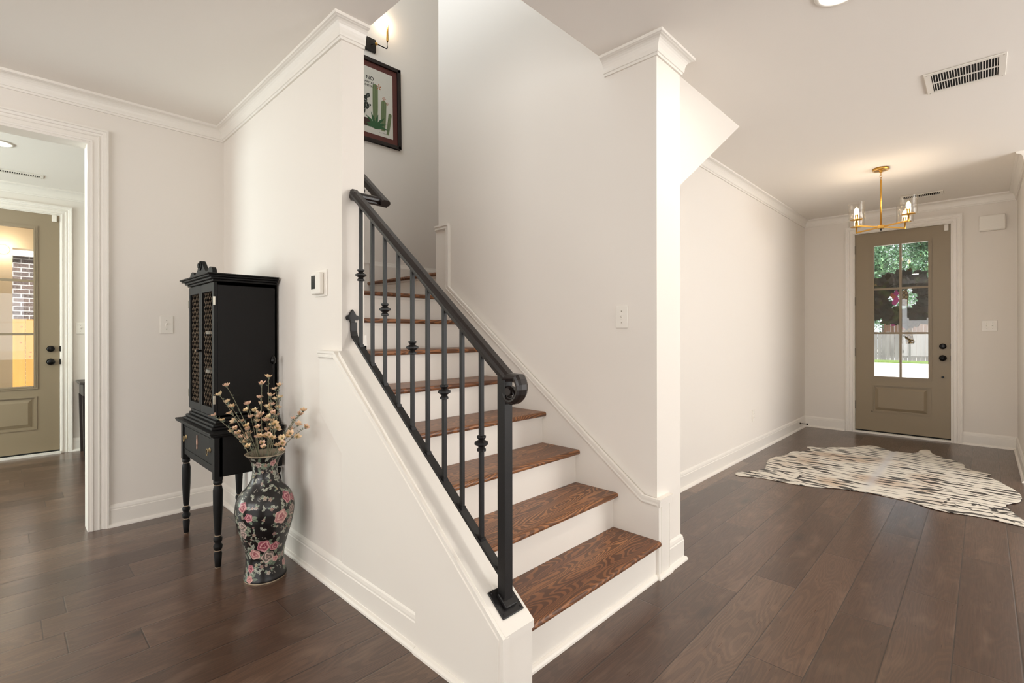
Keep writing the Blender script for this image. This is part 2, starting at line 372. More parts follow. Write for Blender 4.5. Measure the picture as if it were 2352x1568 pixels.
# skirt on the right hand stair wall, wrapping round the wall end
rs = MB()
rs.prism([(1.160, 0), (1.160, .385), (1.234, .385), (2.79, 1.545), (2.79, 2.0), (2.945, 2.0), (2.945, 0)], 2.238, 2.251, YZ)
pr = [(1.156, .392), (1.234, .397), (2.786, 1.554), (2.786, 2.008), (2.945, 2.008)]
sweep_plane(rs, pr, [(0, 2.2395), (0, 2.222), (-.011, 2.222), (-.014, 2.228), (-.024, 2.2285), (-.027, 2.2255), (-.032, 2.2255), (-.036, 2.231), (-.042, 2.234), (-.042, 2.2395)], YZ)
rs.box(2.2372, 2.356, 1.1535, 1.1705, 0, .375); rs.box(2.232, 2.364, 1.146, 1.171, .352, .378); rs.box(2.226, 2.370, 1.140, 1.171, .378, .392)
rs.box(2.262, 2.266, 1.151, 1.154, .02, .352); rs.box(2.346, 2.35, 1.151, 1.154, .02, .352)
st('trim_6', rs, m_trim)
st('baseboard_stair_wall', MB().sweep2([(2.238, 1.172), (2.238, 1.153), (2.356, 1.153)], SHOE, 0), m_trim)

# casings round the openings
def casing(n, fn, s0, s1, ztop, wdt=.086, full=True):
    M = MB(); path = [(s0, 0), (s0, ztop), (s1, ztop), (s1, 0)]
    sweep_plane(M, path, [(0, 0), (0, .014), (.010, .016), (.014, .009), (.036, .009), (.039, .014), (.043, .014), (.047, .009), (.056, .011), (.060, .018), (.073, .020), (.076, .026), (wdt, .026), (wdt, 0)], fn)
    return st('trim_%d' % n, M, m_trim)
casing(7, lambda a, b, t: (a, 3.95-t, b), -1.13, .366, 2.389)
casing(8, lambda a, b, t: (a, 6.80-t, b), -.532, .402, 2.43)
casing(9, lambda a, b, t: (7.27-t, -a, b), -1.155, -.255, 2.435)
jb = MB().box(.352, .3668, 3.941, 4.08, 0, 2.3898).box(-1.1308, -1.116, 3.941, 4.08, 0, 2.3898).box(-1.1159, .3519, 3.941, 4.08, 2.375, 2.3898)
st('trim_10', jb, m_trim)
st('trim_11', MB().box(7.275, 7.42, 1.146, 1.156, 0, 2.436).box(7.275, 7.42, .254, .264, 0, 2.436).box(7.275, 7.42, .2641, 1.1459, 2.426, 2.436).box(7.345, 7.36, .262, .28, 0, 2.43).box(7.345, 7.36, 1.13, 1.148, 0, 2.43), m_trim)
st('trim_12', MB().box(-.533, -.523, 6.80, 6.94, 0, 2.431).box(.393, .403, 6.80, 6.94, 0, 2.431).box(-.5229, .3929, 6.80, 6.94, 2.421, 2.431), m_trim)

# ------------------------------------------------------------------ stairs
stair = thing('staircase', 'white staircase with dark stained oak treads climbing between the iron railing and wall', 'staircase', (1.7, 1.17, 0))
def child(mb, name, mats, root, **k): return mb.build(name, mats, root, loc=tuple(root.location), **k) if False else _child(mb, name, mats, root, **k)
def _child(mb, name, mats, root, **k):
    o = tuple(root.location); mb.v = [(a-o[0], b-o[1], c-o[2]) for a, b, c in mb.v]
    return mb.build(name, mats, root, **k)
RH, RUN, Y1 = .186, .2455, 1.138
def nose(y, z, x0, x1, back, th=.028):
    r = th/2; poly = [(back, z-th), (y+r, z-th)] + [(y+r-r*sin(t*pi/8), z-r-r*cos(t*pi/8)) for t in range(1, 8)] + [(y+r, z), (back, z)]
    return MB().prism(poly, x0, x1, YZ, 0, False)
for n in range(1, 9):
    y = Y1 + RUN*(n-1); z = RH*n
    back = y+RUN+.03 if n < 8 else 3.949
    t = nose(y, z, 1.2155, 2.2375, back)
    if n == 1: t = nose(y, z, 1.2155, 2.2372, back)
    _child(t, 'tread' if n < 8 else 'landing', m_oak, stair, bevel=.002)
    ry = y+.030
    r = MB().box(1.2155, 2.2375, ry, ry+.02, z-RH if n > 1 else 0, z-.028).box(1.2155, 2.2375, ry-.008, ry, z-.042, z-.028)
    _child(r, 'riser', m_trim, stair)
_child(MB().sweep2([(1.216, 1.168), (2.2375, 1.168)], SHOE, 0), 'shoe_moulding', m_trim, stair)
# second landing, one step up to the right
XZt = MB(); r_ = .014; zz = 1.672
XZt.prism([(3.449, zz-.028), (2.235+r_, zz-.028)] + [(2.235+r_-r_*sin(t*pi/8), zz-r_-r_*cos(t*pi/8)) for t in range(1, 8)] + [(2.235+r_, zz), (3.449, zz)], 2.946, 3.949, lambda a, b, t: (a, t, b))
_child(XZt, 'landing', m_oak, stair, bevel=.002)
_child(MB().box(2.265, 2.285, 2.946, 3.949, 1.488, zz-.028).box(2.257, 2.265, 2.946, 3.949, zz-.042, zz-.028), 'riser', m_trim, stair)
st('trim_13', MB().prism([(2.93, 1.488), (3.949, 1.488), (3.949, 1.86), (2.93, 1.86)][:0] or [(1.5, 1.489), (2.256, 1.489), (2.256, 1.859), (1.5, 1.859)], 3.938, 3.95, lambda a, b, t: (a, t, b)).box(1.216, 2.262, 3.93, 3.939, 1.835, 1.860), m_trim)
st('trim_14', MB().box(1.2155, 1.228, 2.172, 3.94, .9, 1.15).prism([(2.172, 1.02), (2.172, 1.2), (2.85, 1.68), (3.93, 1.68), (3.93, 1.489), (2.86, 1.489)], 1.2155, 1.228, YZ), m_trim)

# ------------------------------------------------------------------ railing
RX = 1.155
rail = thing('stair_railing', 'black wrought iron stair railing with knuckle balusters on the white knee wall', 'railing', (RX, 1.147, .3))
hx = .0175
slr = .795
def railz(y): return 1.142 + slr*(y-1.263)     # underside of the handrail
def railprof(): return [(-.014, 0), (.014, 0), (.016, .008), (.024, .012), (.026, .022), (.022, .032), (.012, .038), (-.012, .038), (-.022, .032), (-.026, .022), (-.024, .012), (-.016, .008)]
def sweep3(mb, frames, prof, mi=0, cap=True):          # frames: (origin, side vec, up vec)
    k = len(prof); vs = []
    for o, a, b in frames: vs += [Vector(o)+Vector(a)*p+Vector(b)*q for p, q in prof]
    n = len(frames); mb.add(vs, [(i*k+j, i*k+(j+1) % k, (i+1)*k+(j+1) % k, (i+1)*k+j) for i in range(n-1) for j in range(k)], mi, False)
    if cap: mb.add(vs, [tuple(range(k))[::-1], tuple((n-1)*k+j for j in range(k))], mi)
    return mb
hr = MB(); L = math.hypot(1, slr); up = Vector((0, -slr/L, 1/L))
sd = Vector((1, 0, 0)); fr = []
cy, cz, r0 = 1.112, 1.000, .046                      # volute centre
fr.append(((RX, 2.150, railz(2.150)), sd, (0, 0, 1.25)))
y_end = cy + .012
fr.append(((RX, y_end+.02, railz(y_end+.02)), sd, up))
a_start = math.atan2(up.z, up.y)
for i in range(0, 27):
    a_ = a_start + i*radians(17); rr = r0*(1-.0285*i); u_ = Vector((0, cos(a_), sin(a_)))
    s_ = 1-.022*i
    fr.append((Vector((RX, cy, cz)) + u_*rr*.62 + Vector((0, 0, .030-.0012*i)), sd*max(.5, s_), u_*max(.35, 1-.03*i)*.8))
sweep3(hr, fr, railprof()); hr.lathe([(.013, -.024), (.013, .024)], 16, (RX, cy, cz+.018), axis='x')
# jog round the wall end and up the inner face
jz = railz(2.14)
sweep3(hr, [((RX-.02, 2.140, jz), (0, 1, 0), (0, 0, 1)), ((1.300, 2.140, jz), (0, 1, 0), (0, 0, 1))], railprof())
sweep3(hr, [((1.293, 2.115, jz-.012), sd, up), ((1.293, 3.2, jz-.012+slr*1.085), sd, up)], railprof())
_child(hr, 'handrail', m_rail, rail, bevel=.0015)
_child(MB().tube([(1.293, 2.31, jz+.14), (1.293, 2.31, jz+.11), (1.28, 2.31, jz+.075), (1.216, 2.31, jz+.06)], .007, 8).lathe([(.025, 0), (.022, .008)], 16, (1.2155, 2.31, jz+.06), axis='x'), 'wall_bracket', m_black, rail)
_child(MB().box(RX-.018, RX+.018, 1.129, 1.165, .30, 1.075), 'newel_post', m_black, rail, bevel=.0015)
bp = MB(); 
bp.prism([(-.048, -.048), (.048, -.048), (.048, .048), (-.048, .048)], .0, .008, lambda a, b, t: (RX+a*1.0, 1.147+b/L-t*slr/L, zt(1.147)+b*slr/L+t/L))
bp.prism([(-.026, -.026), (.026, -.026), (.026, .026), (-.026, .026)], .008, .022, lambda a, b, t: (RX+a, 1.147+b/L-t*slr/L, zt(1.147)+b*slr/L+t/L))
_child(bp, 'base_plate', m_black, rail, bevel=.003)
for sx, sy in ((-1, -1), (1, -1), (1, 1), (-1, 1)):
    b_ = sy*.038; _child(MB().sphere((RX+sx*.038, 1.147+b_/L-.007*slr/L, zt(1.147)+b_*slr/L+.009/L), .004, seg=8, rings=5), 'screw', m_black, rail)
def botz(y): return .487 + slr*(y-1.263)
bt = MB(); prb = [(-.015, -.005), (.015, -.005), (.015, .006), (-.015, .006)]
sweep3(bt, [((RX, 1.15, botz(1.15)), sd, up), ((RX, 2.152, botz(2.152)), sd, up), ((RX, 2.163, botz(2.163)+.02), sd, (0, -1, .1)), ((RX, 2.164, botz(2.163)+.06), sd, (0, -1, 0))], prb)
_child(bt, 'bottom_rail', m_black, rail)
fz = botz(2.163)+.06
fin = MB().prism([(-.012, 0), (.012, 0), (.012, .012), (.028, .010), (.033, .022), (.028, .033), (.018, .034), (.014, .044), (0, .062), (-.014, .044), (-.018, .034), (-.028, .033), (-.033, .022), (-.028, .010), (-.012, .012)], 2.157, 2.169, lambda a, b, t: (RX-.006+a, t, fz+b))
_child(fin, 'spade_finial', m_black, rail, bevel=.0015)
def knuckle(y, z):
    return MB().lathe([(.011, -.028), (.017, -.026), (.017, -.020), (.010, -.012), (.0255, -.002), (.0255, .004), (.010, .013), (.017, .021), (.017, .026), (.011, .028)], 8, (RX, y, z), smooth=False, a0=pi/8)
for i in range(9):
    y = 2.093 - .1038*i
    bz = MB().box(RX-.0068, RX+.0068, y-.0068, y+.0068, botz(y)-.002, railz(y)+.006)
    b = _child(bz, 'baluster', m_black, rail)
    f_ = MB().box(RX-.010, RX+.010, y-.010, y+.010, botz(y)-.004, botz(y)+.012); kn = None
    o_ = Vector(rail.location)
    f_.v = [(p[0]-o_.x, p[1]-o_.y, p[2]-o_.z) for p in f_.v]; f_.build('baluster_shoe', m_black, b)
    if i % 2 == 0:
        kz = 1.205 - (1.205-[1.492, 1.318, 1.149, .979, .810][i//2])*.9625
        kn = knuckle(y, kz); kn.v = [(p[0]-o_.x, p[1]-o_.y, p[2]-o_.z) for p in kn.v]; kn.build('knuckle', m_black, b)

# ------------------------------------------------------------------ doors
def make_door(n, W, fn, hinge_side=True):
    H0, H1 = .035, 2.425; T0, T1 = 0, .045
    g0, g1, gz0, gz1 = .188, W-.188, .695, 2.262
    B = lambda M, a, b, c, d, t0=T0, t1=T1: M.prism([(a, c), (b, c), (b, d), (a, d)], t0, t1, fn)
    D = MB(); B(D, 0, g0, H0, H1); B(D, g1, W, H0, H1); B(D, g0, g1, H0, .27); B(D, g0, g1, .585, gz0); B(D, g0, g1, gz1, H1); B(D, g0, g1, .27, .585, .012, .035)
    o = st('door_%d' % n, D, m_door)
    G = MB(); B(G, g0-.005, g1+.005, gz0-.005, gz1+.005, .020, .025); G.build('glass_pane', m_glass, o)
    mu = MB(); mid = (g0+g1)/2; w_ = .0115
    B(mu, mid-w_, mid+w_, gz0, gz1, .008, .037)
    for z in (1.213, 1.741): B(mu, g0, g1, z-w_, z+w_, .0085, .0365)
    mu.build('muntin', m_door, o)
    be = MB(); pb = [(g0, gz0), (g0, gz1), (g1, gz1), (g1, gz0), (g0, gz0)]
    for (a, b, c, d) in ((g0-.028, g0, gz0-.028, gz1+.028), (g1, g1+.028, gz0-.028, gz1+.028), (g0, g1, gz0-.028, gz0), (g0, g1, gz1, gz1+.028)): B(be, a, b, c, d, -.009, .001)
    for (a, b, c, d) in ((g0-.012, g0+.002, gz0-.012, gz1+.012), (g1-.002, g1+.012, gz0-.012, gz1+.012), (g0, g1, gz0-.012, gz0+.002), (g0, g1, gz1-.002, gz1+.012)): B(be, a, b, c, d, -.013, -.008)
    be.build('glazing_bead', m_door, o)
    pn = MB(); a, b, c, d = g0-.022, g1+.022, .262, .593
    band(pn, [(a, c), (a, d), (b, d), (b, c), (a, c)], 0, -.012, -.006, .002, fn)
    a2, b2, c2, d2 = g0+.012, g1-.012, .29, .565
    pn.add([fn(a2, c2, .011), fn(b2, c2, .011), fn(b2, d2, .011), fn(a2, d2, .011), fn(a2+.03, c2+.03, 0), fn(b2-.03, c2+.03, 0), fn(b2-.03, d2-.03, 0), fn(a2+.03, d2-.03, 0)], [(0,1,5,4), (1,2,6,5), (2,3,7,6), (3,0,4,7), (4,5,6,7)])
    pn.build('raised_panel', m_door, o)
    def knob(z, r, dep, name, s=W-.066):
        M = MB(); c = 20; pro = [(r*.9, 0), (r, -.004), (r, -.009), (r*.55, -.012), (r*.5, -.012-dep*.35), (r*.9, -.012-dep*.5), (r*.98, -.012-dep*.75), (r*.7, -.012-dep), (.001, -.012-dep*1.03)]
        vs = [fn(s+q*cos(2*pi*k/c), z+q*sin(2*pi*k/c), t) for q, t in pro for k in range(c)]
        M.add(vs, [(i*c+k, i*c+(k+1) % c, (i+1)*c+(k+1) % c, (i+1)*c+k) for i in range(len(pro)-1) for k in range(c)], 0, True); return M.build(name, m_blackgloss, o)
    knob(.933, .033, .045, 'door_knob'); knob(1.064, .031, .014, 'deadbolt')
    if n == 1: knob(.719, .012, .004, 'keyhole_plug')
    for z in ((.336, .982, 1.606, 2.235)):
        s = -.002 if hinge_side else 0
        M = MB(); M.prism([(s-.012, z-.05), (s+.003, z-.05), (s+.003, z+.05), (s-.012, z+.05)], -.014, .002, fn); M.build('hinge', m_blackgloss, o)
    M = MB()
    for z in (.933, 1.064): M.prism([(W-.001, z-.028), (W+.010, z-.028), (W+.010, z+.028), (W-.001, z+.028)], -.006, .010, fn)
    M.build('strike_plate', m_blackgloss, o)
    M = MB(); B(M, -.01, W+.01, 0, .022, -.035, .10); M.build('threshold', m_trim, o)
    M = MB(); B(M, 0, W, .022, .036, -.002, .04); M.build('door_sweep', m_gap, o)
    return o
make_door(1, .880, lambda a, b, t: (7.298+t, 1.1455-a, b))
make_door(2, .912, lambda a, b, t: (-.521+a, 6.805+t, b))
tag(MB().box(7.280, 7.2975, .283, .318, 2.352, 2.424).build('door_sensor', m_plate, bevel=.003), 'small white contact sensor at the top corner of the front door', 'door sensor')
tag(MB().box(.335, .372, 6.785, 6.8045, 2.352, 2.418).build('door_sensor', m_plate, bevel=.003), 'small white contact sensor on top corner of the door seen through the left opening', 'door sensor')

# ------------------------------------------------------------------ wall plates
def plate(name, label, cat, fn, w_, h_, toggles, group=None, kind='toggle'):
    # fn(a,b,t): a along wall, b up, t out of the wall ; centre at 0,0
    r = thing(name, label, cat, fn(0, 0, 0), 0, group); o = Vector(fn(0, 0, 0))
    f = lambda a, b, t: tuple(Vector(fn(a, b, t))-o)
    MB().prism([(-w_/2, -h_/2), (w_/2, -h_/2), (w_/2, h_/2), (-w_/2, h_/2)], .0005, .007, f).build('cover_plate', m_plate, r, bevel=.0025)
    for a in toggles:
        if kind == 'toggle':
            MB().prism([(a-.006, -.013), (a+.006, -.013), (a+.006, .013), (a-.006, .013)], .006, .009, f).build('toggle_slot', m_plate, r, bevel=.001)
            M = MB(); M.prism([(.006, -.006), (.018, .004), (.018, .012), (.006, .008)], a-.0035, a+.0035, lambda p, q, t: f(t, q, p)); M.build('toggle', m_plate, r, bevel=.001)
        else:
            for zc in (-.02, .02):
                M = MB().prism([(a-.016, zc-.013), (a+.016, zc-.013), (a+.016, zc+.013), (a-.016, zc+.013)], .006, .009, f); so = M.build('socket', m_plate, r, bevel=.002)
                Q = MB()
                for q in (-.006, .006): Q.prism([(a+q-.001, zc-.001), (a+q+.001, zc-.001), (a+q+.001, zc+.007), (a+q-.001, zc+.007)], .0088, .0093, f)
                Q.build('socket_slot', m_gap, so)
        for b in (-.030, .030) if kind == 'toggle' else (0,):
            MB().prism([(a-.003, b-.003), (a+.003, b-.003), (a+.003, b+.003), (a-.003, b+.003)], .0065, .0078, f).build('screw', m_silver, r)
    return r
plate('light_switch', 'white single toggle switch on the wall left of the black cabinet', 'light switch', lambda a, b, t: (.755+a, 3.95-t, 1.272+b), .075, .117, [0])
plate('light_switch', 'white single toggle switch on the stair wall above the lowest treads', 'light switch', lambda a, b, t: (2.25-t, 1.366-a, 1.295+b), .072, .117, [0])
plate('light_switch', 'white double toggle switch on the wall right of the front door', 'light switch', lambda a, b, t: (7.27-t, -.043-a, 1.289+b), .118, .115, [-.023, .023])
plate('light_switch', 'white double toggle switch beside the door in the left room', 'light switch', lambda a, b, t: (.575+a, 6.80-t, 1.273+b), .118, .117, [-.023, .023])
plate('wall_outlet', 'white electrical outlet low on the long entry hall wall', 'outlet', lambda a, b, t: (5.28+a, 1.69-t, .377+b), .072, .115, [0], kind='out')
# thermostat
th = thing('thermostat', 'white thermostat with a dark screen on the wall above the cabinet side', 'thermostat', (1.10, 2.385, 1.46))
MB().box(-.006, -.0005, -.068, .062, -.066, .066).build('back_plate', m_plate, th, bevel=.004)
MB().box(-.030, -.006, -.045, .055, -.055, .053).build('body', m_plate, th, bevel=.006)
m_screen = Mat('thermostat_screen', '#23241f', .25).m
MB().box(-.0315, -.0295, .005, .047, -.028, .038).build('screen', m_screen, th, bevel=.001)
# door chime
dc = thing('door_chime', 'white rectangular door chime box high on wall right of the front door', 'door chime', (7.27, -.063, 2.378))
MB().box(-.05, -.0005, -.10, .10, -.078, .078).build('cover', m_plate, dc, bevel=.006)
MB().box(-.048, -.002, -.095, .095, -.083, -.078).build('base', m_plate, dc)
# door stop
ds = thing('door_stop', 'black baseboard door stop near the far corner of the entry hall', 'door stop', (6.98, 1.676, .075))
MB().lathe([(.012, 0), (.011, -.006), (.004, -.010), (.004, -.075)], 12, axis='y').build('rod', m_blackgloss, ds)
MB().lathe([(.009, -.073), (.010, -.088), (.007, -.092)], 12, axis='y').build('rubber_tip', m_blackgloss, ds)

# ------------------------------------------------------------------ ceiling fittings
def vent(label, x0, x1, y0, y1, along='x', bars=24, center=True, group='white ceiling air vents'):
    cx, cy_ = (x0+x1)/2, (y0+y1)/2
    r = thing('ceiling_vent', label, 'air vent', (cx, cy_, CH), 0, None)
    a0, a1, b0, b1 = x0-cx, x1-cx, y0-cy_, y1-cy_; m = .030
    M = MB().box(a0, a1, b0, b0+m, -.008, -.0003).box(a0, a1, b1-m, b1, -.008, -.0003).box(a0, a0+m*.8, b0+m, b1-m, -.008, -.0003).box(a1-m*.8, a1, b0+m, b1-m, -.008, -.0003)
    M.build('frame', m_plate, r, bevel=.002)
    MB().box(a0+m*.8, a1-m*.8, b0+m, b1-m, -.0012, -.0004).build('duct_opening', m_gap, r)  # flat dark sheet with the shade of the duct put into its colour
    G = MB()
    if along == 'x':
        for i in range(bars):
            yy = b0+m+(b1-b0-2*m)*(i+.5)/bars; G.box(a0+m*.8, a1-m*.8, yy-.0016, yy+.0016, -.0055, -.0035)
    else:
        for i in range(bars):
            xx = a0+m*.8+(a1-a0-1.6*m)*(i+.5)/bars; G.box(xx-.003, xx+.003, b0+m, b1-m, -.0055, -.0035)
    G.build('louver_blade', m_plate, r, kind='stuff')
    if center: 
        if along == 'x': MB().box(-.004, .004, b0+m, b1-m, -.007, -.0015).build('center_bar', m_plate, r)
    for sx in (a0+.011, a1-.011):
        for sy in (b0+.012, b1-.012): MB().sphere((sx, sy, -.008), .004, sz=.4, seg=8, rings=4).build('screw', m_silver, r)
    return r
vent('large white louvered air vent in the entry ceiling nearest the viewer', 3.64, 3.945, -.09, .247)
vent('small white air vent on the ceiling close to the front door', 6.69, 6.86, .30, .66, bars=20, center=False)
vent('white air vent on the ceiling of the room seen through the left opening', -.12, .255, 6.26, 6.39, along='y', bars=22)
def can(label, x, y, p, r=.075):
    t = thing('recessed_light', label, 'ceiling light', (x, y, CH))
    MB().lathe([(r, -.0005), (r+.018, -.0006), (r+.016, -.006), (r, -.008), (r-.002, -.002)], 32, caps=False).build('trim_ring', m_plate, t)
    MB().lathe([(r-.002, -.003), (.001, -.0035)], 32).build('lens', m_lamp, t)
    l = light('recessed_light_glow', 'AREA', (x, y, CH-.02), (0, 0, 0), p, (1, .93, .82), .14); l.data.shape = 'DISK'
can('round recessed ceiling light cut by the top edge over the entry', 2.505, .449, 10)
can('round recessed ceiling light in the room seen through the left opening', -.035, 5.44, 8)
can('round recessed ceiling light over the main room behind the viewer', -.8, 1.2, 9)  # unseen lamp, added to help light the main room

# ------------------------------------------------------------------ chandelier
ch = thing('chandelier', 'gold four arm chandelier with clear glass cylinder shades before the front door', 'chandelier', (5.425, .660, CH))
MB().lathe([(.062, -.0005), (.063, -.018), (.060, -.020), (.058, -.0195), (.013, -.020), (.012, -.036), (.007, -.040)], 32).build('canopy', m_brass, ch)
def link(zc, rot, h=.030):
    p = [(.008*cos(2*pi*k/16), 0, zc+h/2*sin(2*pi*k/16)) for k in range(16)]
    M = MB().tube(p, .0022, 6, closed=True); M.xf(Matrix.Rotation(rot, 4, 'Z')); return M
for i in range(3): link(-.050-.022*i, i*pi/2+.5).build('chain_link', m_brass, ch)
MB().lathe([(.003, -.100), (.0065, -.104), (.0065, -.515)], 12).build('rod', m_brass, ch)
hz = -.520
MB().box(-.024, .024, -.024, .024, hz-.018, hz+.012).build('hub', m_brass, ch, bevel=.002).rotation_euler = (0, 0, radians(9))
MB().lathe([(.006, hz-.018), (.006, hz-.032), (.003, hz-.036)], 12).build('finial', m_blackgloss, ch)
for i in range(4):
    a_ = radians(54 + 90*i); ex, ey = .252*cos(a_), .252*sin(a_); R_ = Matrix.Rotation(a_, 4, 'Z')
    arm = MB().box(.018, .256, -.004, .004, hz-.010, hz+.002); arm.xf(R_); ar = arm.build('arm', m_brass, ch)
    z0 = hz-.012
    MB().lathe([(.007, z0), (.0075, z0+.002), (.0075, z0+.058), (.046, z0+.060), (.047, z0+.064), (.012, z0+.066), (.012, z0+.105), (.009, z0+.107)], 20, (ex, ey, 0)).build('candle_holder', m_brass, ar)
    MB().lathe([(.060, z0+.062), (.062, z0+.064), (.062, z0+.214), (.0605, z0+.2155), (.059, z0+.214), (.059, z0+.066)], 32, (ex, ey, 0), caps=False).build('glass_shade', m_shade, ar)
    MB().lathe([(.006, z0+.107), (.013, z0+.122), (.017, z0+.138), (.013, z0+.158), (.003, z0+.170)], 14, (ex, ey, 0)).build('bulb', m_bulb, ar)
    light('bulb_glow', 'POINT', (5.425+ex, .660+ey, CH+z0+.14), energy=6.5, col=WARM, radius=.02)

# ------------------------------------------------------------------ wall art and sconce on the landing wall
WY = 3.95
A0, A1, Az0, Az1 = 1.985, 2.575, 2.925, 3.665
art = thing('framed_print', 'framed cactus print with rust mat hanging on the stair landing wall', 'picture', ((A0+A1)/2, WY, (Az0+Az1)/2))
m_frame = Mat('espresso_frame', '#1c1312', .35).m; m_mat = Mat('rust_mat', '#5a3029', .8).m
fa, fb = (A1-A0)/2, (Az1-Az0)/2
XZ = lambda a, b, t: (a, -t, b)
f = MB(); band(f, [(-fa, -fb), (-fa, fb), (fa, fb), (fa, -fb), (-fa, -fb)], 0, -.001, 0, .001, XZ)
f = MB()
for a, b, c, d in ((-fa, -fa+.03, -fb, fb), (fa-.03, fa, -fb, fb), (-fa, fa, -fb, -fb+.03), (-fa, fa, fb-.03, fb)): f.prism([(a, c), (b, c), (b, d), (a, d)], .001, .028, XZ)
f.build('frame', m_frame, art, bevel=.003)
MB().prism([(-fa+.02, -fb+.02), (fa-.02, -fb+.02), (fa-.02, fb-.02), (-fa+.02, fb-.02)], .002, .010, XZ).build('mat_board', m_mat, art)
m_cream = Mat('print_paper', '#c9c6bc', .7).m
ia, ib = fa-.078, fb-.078
MB().prism([(-ia, -ib), (ia, -ib), (ia, ib), (-ia, ib)], .0101, .0112, XZ).build('paper', m_cream, art)
def flat(poly, name, col, t=.0113, par=art, th=.0003):
    m = col if not isinstance(col, str) else (m_vcol.get(col) or m_vcol.setdefault(col, Mat('ink_'+col[1:], col, .75).m))
    return MB().prism(poly, t, t+th, XZ).build(name, m, par)
def cactus(cx, z0, z1, w_, lean=0, seg=10):
    # rounded column, ribs painted as separate thin strokes in the same mesh
    poly = []; n = 8
    for k in range(n+1): s = k/n; poly.append((cx-w_/2*(.72+.28*min(1, s*2)) + lean*s, z0+(z1-z0-w_/2)*s))
    for k in range(1, 8): t = pi-pi*k/8; poly.append((cx+lean+w_/2*cos(t), z1-w_/2+w_/2*sin(t)))
    for k in range(n, -1, -1): s = k/n; poly.append((cx+w_/2*(.72+.28*min(1, s*2)) + lean*s, z0+(z1-z0-w_/2)*s))
    M = MB().prism(poly, .0113, .0116, XZ)
    for j in range(-2, 3):
        x_ = cx+j*w_*.19; a = x_-w_*.03; b = x_+w_*.03
        zt_ = z1-w_/2+math.sqrt(max(0, .25-(.19*j)**2))*w_*.9
        M.prism([(a-j*w_*.03, z0+.01), (b-j*w_*.03, z0+.01), (b+lean, zt_), (a+lean, zt_)], .0116, .0118, XZ, 1)
    return M
m_ink1 = Mat('cactus_green', '#75835c', .75).m; m_ink2 = Mat('cactus_rib', '#3c4a30', .75).m; m_ink3 = Mat('agave_green', '#2c5431', .75).m
m_ink4 = Mat('prickly_black', '#20261f', .75).m; m_ink5 = Mat('flower_orange', '#a4623f', .75).m; m_ink6 = Mat('pot_brown', '#3a2620', .75).m; m_ink7 = Mat('white_dot', '#c9c6bc', .75).m; m_inkk = Mat('lettering_ink', '#24211f', .75).m
cact = [(2.315, 3.085, 3.455, .055, .004), (2.395, 3.055, 3.335, .052, .010), (2.44, 3.03, 3.235, .034, .028)]
for c_ in cact:
    cactus(c_[0]-2.28, c_[1]-3.295, c_[2]-3.295, c_[3], c_[4]).build('cactus', [m_ink1, m_ink2], art)
def flower(x, z, r):
    M = MB()
    for k in range(5):
        a_ = k*1.256+.3; M.prism([(x, z), (x+r*cos(a_-.25), z+r*sin(a_-.25)), (x+r*1.15*cos(a_), z+r*1.15*sin(a_)), (x+r*cos(a_+.25), z+r*sin(a_+.25))], .0119+.00005*k, .01192+.00005*k, XZ)
    M.build('cactus_flower', m_ink5, art)
flower(.075, .145, .024); flower(.127, .052, .017); flower(.158, .020, .014)
ag = MB()
for a_, l_ in ((-1.35, .10), (-.85, .13), (-.35, .13), (.25, .12), (.75, .14), (1.15, .13), (1.5, .13), (-1.6, .09)):
    bx, bz_ = .035, -.232; tx, tz = bx+l_*sin(a_), bz_+l_*cos(a_)*1.1; nx, nz = cos(a_)*.012, -sin(a_)*.012
    mx, mz = (bx+tx)/2, (bz_+tz)/2+.012; tt = .0122+.0002*len(ag.f)/7; ag.prism([(bx-nx, bz_-nz), (mx-nx, mz-nz), (tx, tz), (mx+nx, mz+nz), (bx+nx, bz_+nz)], tt, tt+.0001, XZ)
ag.build('agave', m_ink3, art)
pp = MB()
def oval(M, x, z, a, b, t, rot=0, mi=0, n=14, th=.0002):
    M.prism([(x+a*cos(2*pi*k/n)*cos(rot)-b*sin(2*pi*k/n)*sin(rot), z+a*cos(2*pi*k/n)*sin(rot)+b*sin(2*pi*k/n)*cos(rot)) for k in range(n)], t, t+th, XZ, mi)
pads = [(-.095, -.10, .034, .05, 0), (-.055, -.055, .030, .036, .3), (-.060, -.005, .018, .035, 0), (-.035, .035, .017, .026, -.5), (-.10, .01, .022, .034, .3), (-.105, .065, .018, .026, 0), (-.018, -.045, .014, .010, .6), (-.13, -.06, .022, .034, .3), (-.08, -.03, .012, .022, .5)]
for q in pads: oval(pp, *q[:4], .0113+.00002*len(pp.v)/60, q[4])
rr = random.Random(3)
for q in pads:
    for k in range(10):
        a_ = rr.uniform(0, 6.28); d_ = rr.uniform(.1, .85); oval(pp, q[0]+q[2]*d_*cos(a_), q[1]+q[3]*d_*sin(a_), .0022, .0022, .0119, 0, 1, 6)
pp.build('prickly_pear', [m_ink4, m_ink7], art)
MB().prism([(-.15, -.235), (-.015, -.235), (.0, -.165), (-.165, -.165)], .01195, .0121, XZ).build('flower_pot', m_ink6, art)
def text(body, size, loc, name, mat, parent, rot=(pi/2, 0, 0), ext=.0002, align='RIGHT', sx=1):
    cu = bpy.data.curves.new(name, 'FONT'); cu.body = body; cu.size = size; cu.offset = size*.018; cu.extrude = ext; cu.align_x = align; cu.space_character = 1.12
    to = bpy.data.objects.new('tmp', cu); C.objects.link(to); dg = bpy.context.evaluated_depsgraph_get()
    me = bpy.data.meshes.new_from_object(to.evaluated_get(dg)); bpy.data.objects.remove(to)
    me.materials.clear(); me.materials.append(mat); o = bpy.data.objects.new(name, me); C.objects.link(o); o.parent = parent; o.location = loc; o.rotation_euler = rot; o.scale = (sx, 1, 1); return o
